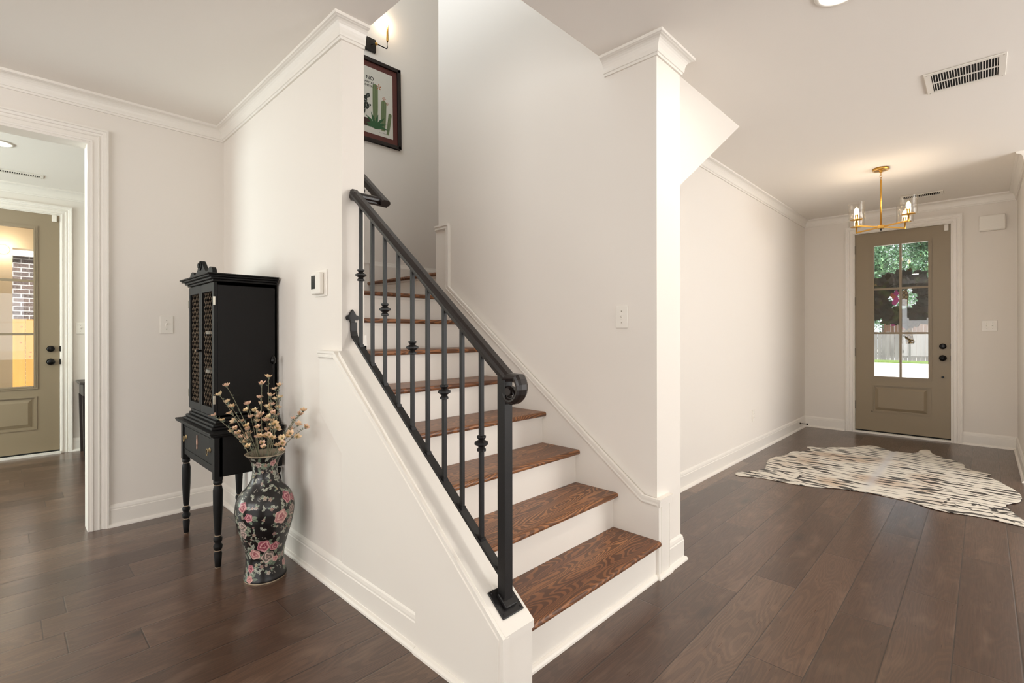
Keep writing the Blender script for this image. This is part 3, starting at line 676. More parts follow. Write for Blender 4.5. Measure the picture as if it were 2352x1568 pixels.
for wd_, sz_, lx_, lz_ in (('NO', .046, .026, .182), ('AINT', .046, -.075, .182), ('MARGARITAS', .025, .024, .148), ('DESERT', .025, .028, .118), ('THE', .025, -.085, .118), ('IN', .025, -.145, .118)):
    text(wd_, sz_, (lx_, -.0114, lz_), 'lettering', m_inkk, art)
def squig(M, x, z, w_, h_, t, n=24, th=.0012):
    P = [(x+w_*k/n, z+h_*.5*sin(k*1.5)*(.6+.4*sin(k*.7))) for k in range(n+1)]
    for p, q in zip(P, P[1:]): M.prism([(p[0], p[1]-th), (q[0], q[1]-th), (q[0], q[1]+th), (p[0], p[1]+th)], t, t+.0002, XZ)
sg = MB(); squig(sg, .075, -.262, .075, .010, .0113); sg.build('signature', m_ink7 if False else m_inkk, art)
art.rotation_euler = (0, radians(-.9), 0)
sc = thing('wall_sconce', 'black and brass candle sconce glowing above the framed cactus print', 'wall light', (2.255, WY, 3.79))
MB().box(-.065, .065, -.022, -.0005, -.058, .058).build('backplate', m_black, sc, bevel=.003)
MB().tube([(.02, -.02, 0), (.03, -.05, 0), (.06, -.06, 0)] + [(.06+.085*k/5, -.06, -.0) for k in range(1, 6)] + [(.152, -.06, .004), (.157, -.06, .012), (.157, -.06, .075)], .0048, 10).build('arm', m_black, sc)
MB().lathe([(.014, 0), (.013, .012), (.010, .014)], 16, (.045, -.06, -.006), axis='z').build('collar', m_brass, sc)
MB().lathe([(.0085, .07), (.0095, .075), (.0095, .215), (.007, .217)], 14, (.157, -.06, 0)).build('candle_sleeve', m_brass, sc)
MB().lathe([(.006, .217), (.012, .235), (.015, .25), (.010, .27), (.003, .285)], 14, (.157, -.06, 0)).build('bulb', m_bulb, sc)
light('sconce_glow', 'POINT', (2.412, WY-.06, 4.04), energy=2.2, col=WARM, radius=.03)

# ------------------------------------------------------------------ black cabinet
cab = thing('display_cabinet', 'tall black painted cabinet with chicken wire doors on turned legs', 'cabinet', (.925, 3.175, 0))
def cc(mb, name, mat=m_cab, par=cab, **k):
    mb.v = [(a-.925, b-3.175, c) for a, b, c in mb.v]; return mb.build(name, mat, par, **k)
BX0, BX1, BY0, BY1 = .745, 1.082, 2.835, 3.515
cc(MB().box(BX0+.022, BX1, BY0, BY1, .47, .675).box(BX0, BX0+.04, BY0, BY0+.04, .455, .675).box(BX0, BX0+.04, BY1-.04, BY1, .455, .675), 'base_body', bevel=.002)
leg = [(.010, 0), (.014, .006), (.016, .03), (.019, .075), (.014, .088), (.020, .10), (.022, .115), (.014, .128), (.020, .14), (.021, .155), (.013, .168), (.016, .18), (.022, .30), (.023, .40), (.019, .42), (.015, .428), (.021, .436), (.021, .456)]
for lx in (BX0+.022, BX1-.022):
    for ly in (BY0+.022, BY1-.022):
        lg = cc(MB().lathe(leg, 20, (lx, ly, 0)), 'leg')
        for z_, r_ in ((.090, .0155), (.166, .0145), (.429, .0162), (.004, .0125)):
            cc(MB().lathe([(r_, z_-.003), (r_+.001, z_), (r_, z_+.003)], 20, (lx, ly, 0), caps=False), 'worn_ring', m_cabedge, lg)
def molding(mb, x0, x1, y0, y1, prof):                     # stack of stepped slabs: (z0, z1, out)
    for z0, z1, o in prof: mb.box(x0-o, x1, y0-o, y1+o, z0, z1)
    return mb
cc(molding(MB(), BX0, BX1+.004, BY0, BY1, [(.675, .683, .008), (.683, .692, .022), (.692, .703, .026)]), 'top_molding', bevel=.004)
UX0, UX1, UY0, UY1 = .785, 1.086, 2.925, 3.425
cc(molding(MB(), UX0, UX1, UY0, UY1, [(.703, .718, .040), (.718, .733, .030), (.733, .748, .016), (.748, .765, .008)]), 'plinth', bevel=.005)
# carcass: two sides, back, top, bottom, shelves
sd_ = MB().box(UX0, UX1, UY0, UY0+.018, .765, 1.49).box(UX0, UX1, UY1-.018, UY1, .765, 1.49).box(UX1-.01, UX1, UY0, UY1, .765, 1.49).box(UX0, UX1, UY0, UY1, .762, .775).box(UX0, UX1, UY0, UY1, 1.47, 1.49)
cc(sd_, 'carcass')
m_shelf = Mat('worn_shelf_edge', '#8f8a80', .6).m
for z_ in (.985, 1.208): cc(MB().box(UX0+.03, UX1-.012, UY0+.019, UY1-.019, z_, z_+.018), 'shelf', m_shelf)
mid = (UY0+UY1)/2
wire = Mat('chicken_wire', '#b09a84', .5, .5).m
for s_ in (0, 1):
    y0, y1 = (UY0, mid-.001) if s_ == 0 else (mid+.001, UY1); fx0, fx1 = UX0-.018, UX0-.001; fw = .030
    D = MB().box(fx0, fx1, y0, y0+fw, .772, 1.482).box(fx0, fx1, y1-fw, y1, .772, 1.482).box(fx0, fx1, y0+fw, y1-fw, .772, .815).box(fx0, fx1, y0+fw, y1-fw, 1.438, 1.482)
    d = cc(D, 'door', bevel=.002)
    W_ = MB(); hy = .0155; hx_ = UX0-.007; nr = 26; dz = (1.438-.815)/nr; ncol = int((y1-y0-2*fw)/hy)
    for j in range(ncol+1):
        P = []; yc = y0+fw+j*(y1-y0-2*fw)/ncol
        for k_ in range(nr+1):
            off_ = hy*.30*(1 if (k_+j) % 2 else -1); zz_ = .815+k_*dz
            P += [(hx_, yc+off_, zz_), (hx_-.001, yc+off_, min(1.438, zz_+dz*.5))]
        P = [(a, min(max(b, y0+fw-.002), y1-fw+.002), c) for a, b, c in P]
        W_.tube(P, .0006, 4)
    cc(W_, 'wire_mesh', wire, d)
    hy_ = y0 if s_ == 0 else y1
    for z_ in (.86, 1.385): cc(MB().box(fx0-.003, fx0+.006, hy_-.004, hy_+.006, z_-.022, z_+.022), 'hinge', m_silver, d)
    kx = MB().lathe([(.004, 0), (.004, -.010), (.009, -.016), (.007, -.024), (.001, -.026)], 14, (fx0, (y1-.013) if s_ == 0 else (y0+.013), 1.115), axis='x')
    cc(kx, 'knob', m_cab if s_ == 0 else m_cabedge, d)
cc(molding(MB(), UX0-.016, UX1+.002, UY0, UY1, [(1.488, 1.500, .008), (1.500, 1.512, .020), (1.512, 1.522, .034), (1.522, 1.530, .042)]), 'cornice', bevel=.004)
ped = []
hw = .225
for k_ in range(41):
    s_ = -1 + k_/20; ax = abs(s_)
    h_ = .072*math.exp(-(s_/.30)**2) + (.022 if ax > .62 else .012) + (.014*math.exp(-((ax-.80)/.16)**2)) - (.012 if ax > .97 else 0)
    ped.append((mid + s_*hw, 1.530 + h_ + .006))
ped = [(mid-hw, 1.529)] + ped + [(mid+hw, 1.529)]
pd = cc(MB().prism(ped[::-1], UX0-.018, UX0+.004, YZ), 'pediment', bevel=.002)
cc(MB().lathe([(.026, 0), (.026, -.004), (.020, -.008), (.016, -.005), (.010, -.010), (.001, -.012)], 20, (UX0-.018, mid, 1.592), axis='x'), 'rosette', m_cab, pd)
for k_ in range(8):
    a_ = k_*pi/4; cc(MB().sphere((UX0-.027, mid+.012*cos(a_), 1.592+.012*sin(a_)), .0045, seg=8, rings=5), 'carved_petal', m_cab, pd)
m_agedbrass = Mat('aged_brass', '#9a8460', .45, .8).m
dw = cc(MB().box(BX0+.008, BX0+.0215, BY0+.045, BY1-.045, .488, .668), 'drawer', bevel=.003)
fq = MB()
for a, b, c, d_ in ((BY0+.055, BY1-.055, .655, .659), (BY0+.055, BY1-.055, .520, .524), (BY0+.055, BY0+.059, .52, .659), (BY1-.059, BY1-.055, .52, .659)): fq.box(BX0+.005, BX0+.009, a, b, c, d_)
cc(fq, 'drawer_bead', m_cab, dw)
for yy in (BY0+.105, BY1-.095):
    p_ = cc(MB().lathe([(.0145, 0), (.0145, -.002), (.009, -.004), (.005, -.011), (.001, -.012)], 18, (BX0+.008, yy, .597), axis='x'), 'drawer_pull', m_agedbrass, dw)
    ring = MB().tube([(BX0-.006, yy+.015*cos(2*pi*k/18), .588+.016*sin(2*pi*k/18)) for k in range(18)], .0022, 6, closed=True); ring.v = [(a-.925, b-3.175, c) for a, b, c in ring.v]; 
    ring.build('ring', m_agedbrass, dw)
m_orn = Mat('faded_pink_gilt', '#a98270', .6).m
cc(MB().prism([(a+.0, b) for a, b in [(3.187-.004, .64), (3.187+.004, .64), (3.187+.005, .622), (3.187+.013, .606), (3.187+.011, .590), (3.187+.004, .582), (3.187+.010, .566), (3.187+.002, .560), (3.187-.008, .566), (3.187-.004, .582), (3.187-.013, .594), (3.187-.010, .608), (3.187-.004, .622)]], BX0+.005, BX0+.0085, YZ), 'painted_urn', m_orn, dw)
# candle stand on the cabinet base
cs = thing('candle_stand', 'slim black metal stand on the cabinet ledge beside the flower stems', 'candle stand', (1.045, 2.868, .7035))
MB().lathe([(.028, 0), (.030, .006), (.018, .012), (.010, .03), (.016, .045), (.008, .06), (.005, .075)], 18).build('foot', m_black, cs)
MB().lathe([(.005, .07), (.0045, .335), (.007, .34)], 12).build('stem', m_black, cs)
MB().lathe([(.004, .335), (.013, .345), (.014, .36), (.010, .375), (.003, .385)], 14).build('cup', m_blackgloss, cs)

# ------------------------------------------------------------------ console table in the side room
tb = thing('console_table', 'dark wooden console table beyond the left opening, mostly hidden by its casing', 'table', (1.0, 6.59, 0))
m_dk = Mat('dark_walnut', '#2b2320', .4).m; m_dk2 = Mat('grey_carved_wood', '#4c4742', .5).m
MB().box(-.488, .488, -.20, .19, .715, .74).build('table_top', m_dk2, tb, bevel=.005)
MB().box(-.462, .462, -.17, .17, .60, .715).build('apron', m_dk2, tb, bevel=.003)
for sx in (-1, 1):
    for sy in (-1, 1):
        cxx, cyy = sx*.44, sy*.155; a_, b_ = .026, .014
        MB().add([(cxx+i*q, cyy+j*q, z) for z, q in ((0, b_), (.60, a_)) for i, j in ((-1, -1), (1, -1), (1, 1), (-1, 1))], [(0,1,2,3), (4,5,6,7), (0,1,5,4), (1,2,6,5), (2,3,7,6), (3,0,4,7)]).build('leg', m_dk, tb)
sw_ = MB()
for k_ in range(6): sw_.lathe([(.012, 0), (.02, -.004), (.008, -.009)], 10, (-.40+k_*.16, -.170, .655), axis='y')
sw_.build('carved_scroll', m_dk, tb)

# ------------------------------------------------------------------ floor vase, painted in vertex colours
VX, VY = .905, 2.590
prof = [(0.000, .093), (.004, .098), (.012, .0985), (.03, .094), (.07, .088), (.11, .086), (.15, .092), (.20, .106), (.25, .121), (.30, .131), (.34, .1345), (.375, .132), (.405, .122), (.43, .105), (.452, .084), (.475, .068), (.50, .060), (.525, .057), (.55, .058), (.575, .063), (.595, .074), (.608, .087), (.614, .0925)]
pz = np.array([p[0] for p in prof]); prr = np.array([p[1] for p in prof])
def smooth_r(z):
    # monotone-ish smoothing of the profile
    zs = np.linspace(0, .614, 800); rs_ = np.interp(zs, pz, prr); kk = np.hanning(31); kk /= kk.sum(); pad = np.concatenate([np.full(15, rs_[0]), rs_, np.full(15, rs_[-1])]); rs_ = np.convolve(pad, kk, 'valid'); return np.interp(z, zs, rs_)
def vase():
    NT, NZ = 560, 440; th_ = np.arange(NT)/NT*2*pi; zz = np.linspace(0, .614, NZ); R_ = smooth_r(zz)
    TH, ZZ = np.meshgrid(th_, zz); RR = R_[:, None]*np.ones_like(TH)
    col = np.zeros((NZ, NT, 3)); L = lambda h: np.array(lin(h)[:3]); col[:] = L('#0d0b0c')
    thc = math.atan2(-VY, -VX)
    def loc(t0, z0): d = (TH-t0+pi) % (2*pi)-pi; return d*RR, ZZ-z0
    def blend(m, c):
        m = np.clip(m, 0, 1)[..., None]; col[:] = col*(1-m)+c*m
    def leafp(t0, z0, ang, ln, wd, c1, c2):
        dx, dz = loc(t0, z0); a = dx*cos(ang)+dz*sin(ang); b = -dx*sin(ang)+dz*cos(ang); s = a/ln
        w_ = wd*np.clip(1-(2*s-1)**2, 0, 1); ok = (s > 0) & (s < 1)
        e = np.where(ok, w_-np.abs(b), -1); m = np.clip(e/.0006+.5, 0, 1)
        edge = np.clip(1-(w_-np.abs(b))/.0018, 0, 1)[..., None]; vein = (np.abs(b) < .0006)[..., None]
        c = L(c1)*(1-edge)+L(c2)*edge; c = np.where(vein, L(c2), c); blend(m*(ok), c)
    def rose(t0, z0, R0, pal):
        dx, dz = loc(t0, z0); rho = np.hypot(dx, dz); ph = np.arctan2(dz, dx); lob = R0*(1+.10*np.cos(5*ph+t0*9))
        q = rho/lob; m = np.clip((1-q)*R0/.0008, 0, 1)
        spiral = np.sin(q*11+ph*1.0+np.sin(ph*3+z0*40)*1.1); inner = np.clip(1-q*1.9, 0, 1)
        a_, b_, c_ = [L(x) for x in pal]; s = (spiral*.5+.5)[..., None]
        c = a_*(1-s)+b_*s; c = c*(1-inner[..., None])+c_*inner[..., None]; rim = (q > .90)[..., None]; c = np.where(rim, b_, c); c = np.where((spiral > .93)[..., None], L('#dcb5ab'), c); blend(m, c)
    def blossom(t0, z0, R0, c1, n=5, cen='#9d8a52'):
        dx, dz = loc(t0, z0); rho = np.hypot(dx, dz); ph = np.arctan2(dz, dx); lob = R0*(.55+.45*np.abs(np.cos(ph*n/2+t0*7)))
        m = np.clip((lob-rho)/.0007, 0, 1); shade = np.clip(rho/R0, 0, 1)[..., None]; blend(m, L(c1)*(.55+.45*shade)); blend(np.clip((R0*.24-rho)/.0006, 0, 1), L(cen))
    rnd = random.Random(11)
    GR = ['#46584a', '#5b6a58', '#3c4c40', '#6a7565']; PK = ('#8c3d50', '#c28a8e', '#7a2b3e'); PK2 = ('#a86e70', '#cfa79e', '#8a3547'); PALE = ('#5e524d', '#b3a69b', '#7d6a64')
    # main roses as seen in the photograph: crop px -> angle and height
    hwid = lambda z: smooth_r(z)
    feats = [(382, 615, .0235, PK), (448, 715, .020, PK), (858, 570, .027, PK), (785, 748, .033, PK2), (605, 1040, .030, PK), (512, 1130, .026, PK2), (715, 1065, .022, PK), (465, 1290, .018, PK), (450, 1395, .018, PK2), (645, 1170, .028, PALE), (385, 815, .026, PALE), (395, 900, .022, PALE), (905, 720, .028, PALE), (880, 830, .020, PALE), (820, 1300, .018, PK2), (700, 200, .016, PK2), (550, 205, .015, PALE), (940, 600, .020, PK), (725, 1210, .014, PK2), (800, 1200, .015, PALE)]
    occ = []; items = []
    for x, y, r_, pal in feats:
        v = y/4.75+1020; z = 1.205-(v-767.5)/1124.25*2.446; r0 = float(smooth_r(np.array([max(0, min(.61, z))]))[0])
        s = (x-618)/4.75/1124.25*2.446/1.10/r0; s = max(-.96, min(.96, s)); items.append((thc+math.asin(s), max(.015, z+.008), r_, pal))
    for k in range(16): items.append((thc+pi+rnd.uniform(-1.3, 1.3), rnd.uniform(.05, .42), rnd.uniform(.018, .030), rnd.choice((PK, PK2, PALE))))
    placed = []
    for (t, z, r_, pal) in items: placed.append((t, z, r_))
    def clear(t, z, r_, f=1.0):
        rr_ = float(smooth_r(np.array([z]))[0])
        return all(math.hypot(((t-a+pi) % (2*pi)-pi)*rr_, z-b) > (r_+c)*f for a, b, c in placed)
    # leaves round each rose
    for (t, z, r_, pal) in items:
        rr_ = float(smooth_r(np.array([z]))[0])
        for k in range(rnd.randint(4, 6)):
            a = rnd.uniform(0, 2*pi); leafp(t+cos(a)*r_*.7/rr_, z+sin(a)*r_*.7, a+rnd.uniform(-.4, .4), rnd.uniform(.022, .034), rnd.uniform(.0055, .008), rnd.choice(GR), '#98a38c')
    n = 0; tries = 0; small = []
    while n < 330 and tries < 12000:
        tries += 1; t = rnd.uniform(0, 2*pi); z = rnd.uniform(.02, .60); r_ = rnd.uniform(.0055, .011)
        if clear(t, z, r_, .95): placed.append((t, z, r_*.9)); small.append((t, z, r_)); n += 1
    for (t, z, r_) in small:
        kind = rnd.random()
        if kind < .42:
            rr_ = float(smooth_r(np.array([z]))[0])
            for k in range(2):
                a = rnd.uniform(0, 2*pi); leafp(t+cos(a)*r_*.6/rr_, z+sin(a)*r_*.6, a, .014, .0036, rnd.choice(GR), '#a3ad98')
            blossom(t, z, r_, rnd.choice(['#a8958c', '#b5a79b', '#9c7f7d', '#a88780', '#b0a58c']))
        elif kind < .78:
            a0 = rnd.uniform(0, 2*pi); rr_ = float(smooth_r(np.array([z]))[0])
            for k in range(5):
                a = a0+(k-2)*.62; s_ = .004; leafp(t+cos(a)*s_/rr_, z+sin(a)*s_, a, .011+.003*rnd.random(), .0030, rnd.choice(['#6c776b', '#8a9285', '#4d5c50']), '#b8b8aa')
        else:
            rr_ = float(smooth_r(np.array([z]))[0])
            for k in range(5): 
                a = rnd.uniform(0, 2*pi); d_ = rnd.uniform(.002, .009); blossom(t+cos(a)*d_/rr_, z+sin(a)*d_, .0026, '#a9a297', 5, '#a9a297')
    for (t, z, r_, pal) in items: rose(t, z, r_, pal)
    blend((ZZ > .6085)*1.0, L('#c9b99f')); blend((ZZ < .0065)*1.0, L('#c9b99f'))
    V = np.stack([RR*np.cos(TH), RR*np.sin(TH), ZZ], -1).reshape(-1, 3)
    i = np.arange(NZ-1)[:, None]; j = np.arange(NT)[None, :]; jn = (j+1) % NT
    Fq = np.stack([i*NT+j, i*NT+jn, (i+1)*NT+jn, (i+1)*NT+j], -1).reshape(-1, 4)
    # inside wall and bottom disc (low resolution copies)
    me = bpy.data.meshes.new('body'); me.from_pydata(V.tolist(), [], Fq.tolist()); me.polygons.foreach_set('use_smooth', [True]*len(me.polygons))
    ca = me.color_attributes.new('col', 'FLOAT_COLOR', 'POINT'); ca.data.foreach_set('color', np.concatenate([col.reshape(-1, 3), np.ones((NT*NZ, 1))], 1).astype(np.float32).ravel())
    me.materials.append(vcol('painted_porcelain', .3, .15)); return me
vs_ = thing('floor_vase', 'tall black porcelain floor vase painted with pink roses beside the cabinet', 'vase', (VX, VY, 0))
vb = bpy.data.objects.new('body', vase()); C.objects.link(vb); vb.parent = vs_
m_inner = Mat('cream_glaze', '#8d8270', .35).m
MB().lathe([(.0925, .614), (.0905, .6155), (.086, .613), (.070, .595), (.058, .57), (.052, .52), (.056, .48), (.02, .40), (.001, .40)], 48, caps=False).build('inner_wall', m_inner, vs_)
MB().lathe([(.0932, 0.0005), (.001, 0.0005)], 48).build('foot', m_inner, vs_)
# flower branches: (sideways, height) of each blossom in the plane facing the viewer
BL = [(-0.264, 0.794), (-0.221, 0.771), (-0.206, 0.943), (-0.209, 0.905), (-0.203, 0.861), (-0.162, 0.841), (-0.165, 0.765), (-0.177, 0.713), (-0.107, 0.847), (-0.104, 0.82), (-0.002, 0.986), (-0.018, 0.954), (-0.028, 0.887), (-0.031, 0.855), (0.014, 0.893), (0.03, 0.873), (0.018, 0.846), (0.007, 0.822), (0.039, 0.826), (0.079, 0.82), (0.1, 0.954), (0.074, 0.934), (0.062, 0.884), (0.144, 0.782), (0.184, 0.808), (0.211, 0.829), (0.237, 0.753), (0.184, 0.759), (0.132, 0.73), (0.141, 0.706), (0.17, 0.727), (0.094, 0.747), (0.059, 0.759), (-0.04, 0.788), (-0.066, 0.803), (-0.116, 0.742), (-0.087, 0.745), (0.018, 0.744), (0.082, 0.686), (0.072, 0.651), (0.108, 0.638), (-0.119, 0.654), (-0.058, 0.68), (-0.017, 0.695), (-0.066, 0.651), (0.053, 0.692), (-0.049, 0.712), (-0.084, 0.785), (-0.002, 0.771), (0.036, 0.727), (-0.133, 0.681), (0.027, 0.655), (0.009, 0.692), (0.033, 0.788), (-0.18, 0.806), (.19, .705), (-.03, .74), (.11, .67), (-.09, .70), (.0, .72), (-.05, .765), (-.02, .80), (.05, .80), (-.075, .73), (.02, .765), (.06, .72), (-.11, .715), (-.055, .82), (.085, .77), (-.14, .76), (.115, .70), (-.01, .66), (-.10, .675), (.0, .835)]
m_petal = Mat('pink_cream_petal', '#c2a38c', .7); _f = m_petal.n('ObjectInfo'); m_petal.l(m_petal.ramp(_f.outputs['Random'], [(0, '#e6cb9c'), (.5, '#e3bda6'), (1, '#ead6ac')]), m_petal.b.inputs['Base Color']); m_petal = m_petal.m
m_cen = Mat('yellow_stamen', '#a8914f', .7).m; m_stem = Mat('grey_green_stem', '#77735c', .7).m; m_leafg = Mat('sage_leaf', '#6b7462', .7).m
def blossom_mesh(seed):
    r = random.Random(seed); M = MB()
    for k in range(6):
        a = k*pi/3+r.uniform(-.15, .15); op = r.uniform(.38, .72); ln = .0190*r.uniform(.85, 1.1); w_ = .0060
        d = Vector((cos(a), sin(a), 0)); n = Vector((-sin(a), cos(a), 0)); pts = []
        for i, (s, ww) in enumerate(((0, .25), (.35, .85), (.7, 1.0), (1.0, .18))):
            c = d*ln*s*op*1.15 + Vector((0, 0, ln*(s**1.4)*(1.15-op*.9)))
            for q in (-1, 0, 1): pts.append(c+n*w_*ww*q+Vector((0, 0, .0016*abs(q)*s+.0)))
        M.add(pts, [(i*3+j, i*3+j+1, (i+1)*3+j+1, (i+1)*3+j) for i in range(3) for j in range(2)], 0, True)
    for k in range(9):
        a = r.uniform(0, 6.28); q = r.uniform(.0, .004); M.sphere((q*cos(a), q*sin(a), .006+r.uniform(0, .003)), .0014, seg=6, rings=4, mi=1)
    M.lathe([(.001, -.004), (.004, 0), (.005, .003)], 8, mi=2)
    o = M.build('blossom', [m_petal, m_cen, m_leafg], fixn=False); me = o.data; bpy.data.objects.remove(o); return me
bms = [blossom_mesh(i) for i in range(5)]
rv = Vector((sin(YAW), -cos(YAW), 0)); fv = Vector((cos(YAW), sin(YAW), 0)); rb = random.Random(5)
order = sorted(BL, key=lambda p: math.atan2(p[0], p[1]-.52)); NBR = 15; per = 5
names = ['farthest left', 'second from the left', 'third from the left', 'fourth from the left', 'fifth from the left', 'sixth from the left', 'seventh from the left', 'in the very middle', 'seventh from the right', 'sixth from the right', 'fifth from the right', 'fourth from the right', 'third from the right', 'second from the right', 'farthest right, leaning toward the wall']
for bi in range(NBR):
    grp = order[bi*per:(bi+1)*per]
    if not grp: continue
    root = thing('flower_branch', 'branch of cream blossoms in the rose painted vase, ' + names[bi], 'artificial flower', (VX, VY, .42), 0, 'blossom branches in the floor vase')
    dep = rb.uniform(-.05, .045) if bi < 11 else rb.uniform(-.07, -.015)
    pts = [(rv*s+fv*(dep+rb.uniform(-.03, .02))+Vector((0, 0, z-.42)), s, z) for s, z in grp]
    far = max(pts, key=lambda q: q[0].length); tip = far[0]
    base = Vector((rb.uniform(-.012, .012), rb.uniform(-.012, .012), .0)); mouth = Vector((tip.x, tip.y, 0)).normalized()*rb.uniform(.02, .045) + Vector((0, 0, .195))
    def bez(t): return base*(1-t)**3 + mouth*.9*3*t*(1-t)**2 + (mouth*.45+tip*.55+Vector((0, 0, .02)))*3*t*t*(1-t) + tip*t**3
    M = MB(); N_ = 14; P = [bez(i/N_) for i in range(N_+1)]; M.tube(P, [.0026-.0014*i/N_ for i in range(N_+1)], 6)
    for q, s, z in pts:
        if q is tip: nd = (P[-1]-P[-2]).normalized()
        else:
            k = min(range(5, N_+1), key=lambda i: (P[i]-q).length + .02*(P[i].z > q.z-.01)); k = max(5, k-1); A_ = P[k]; B_ = (A_+q)/2+Vector((0, 0, -.006))+(P[k]-P[k-1])*.3
            M.tube([A_, B_, q], [.0014, .0012, .0009], 5); nd = (q-B_).normalized()
        bo = bpy.data.objects.new('blossom', rb.choice(bms)); C.objects.link(bo); bo.parent = root; bo.location = q
        nd = (nd + Vector((rb.uniform(-.35, .35), rb.uniform(-.35, .35), .25)) - fv*.12 + Vector((0, 0, .45))).normalized(); bo.rotation_euler = nd.to_track_quat('Z', 'Y').to_euler(); s_ = rb.uniform(1.1, 1.45); bo.scale = (s_, s_, s_)
    for _ in range(26):                                      # little leaves and buds along the stem
        k = rb.randint(6, N_); p = P[k]+(P[k-1]-P[k])*rb.random(); d = Vector((rb.uniform(-1, 1), rb.uniform(-1, 1), rb.uniform(0, 1.2))).normalized(); e = d.cross(Vector((rb.random(), rb.random(), .3))).normalized()*.0028; l_ = rb.uniform(.008, .018)
        M.add([p, p+d*l_*.5+e, p+d*l_, p+d*l_*.5-e], [(0, 1, 2, 3)], 1, False)
    M.build('stem', [m_stem, m_leafg], root, fixn=False)

# ------------------------------------------------------------------ hide rug
RUG = [(4.363, 1.542), (4.436, 1.536), (4.57, 1.446), (4.642, 1.428), (4.728, 1.413), (4.994, 1.476), (5.182, 1.481), (5.393, 1.416), (5.575, 1.418), (5.657, 1.348), (5.722, 1.318), (5.801, 1.291), (5.915, 1.357), (5.967, 1.328), (5.969, 1.259), (6.023, 1.202), (6.138, 1.123), (6.195, 1.022), (6.382, 0.942), (6.47, 0.867), (6.42, 0.786), (6.323, 0.712), (6.291, 0.668), (6.331, 0.642), (6.312, 0.57), (6.381, 0.498), (6.58, 0.466), (6.616, 0.404), (6.448, 0.368), (6.333, 0.288), (6.217, 0.195), (6.107, 0.132), (5.962, 0.121), (5.888, 0.056), (5.867, -0.022), (5.827, -0.045), (5.73, -0.021), (5.624, -0.086), (5.503, -0.126), (5.361, -0.177), (5.217, -0.201), (5.027, -0.187), (4.87, -0.115), (4.765, -0.127), (4.636, -0.158), (4.527, -0.193), (4.43, -0.245), (4.385, -0.235), (4.396, -0.172), (4.414, -0.096), (4.435, -0.011), (4.425, 0.078), (4.4, 0.169), (4.421, 0.266), (4.492, 0.372), (4.512, 0.465), (4.522, 0.554), (4.528, 0.63), (4.516, 0.706), (4.489, 0.822), (4.424, 0.934), (4.379, 1.096), (4.384, 1.235), (4.371, 1.374), (4.316, 1.495)]
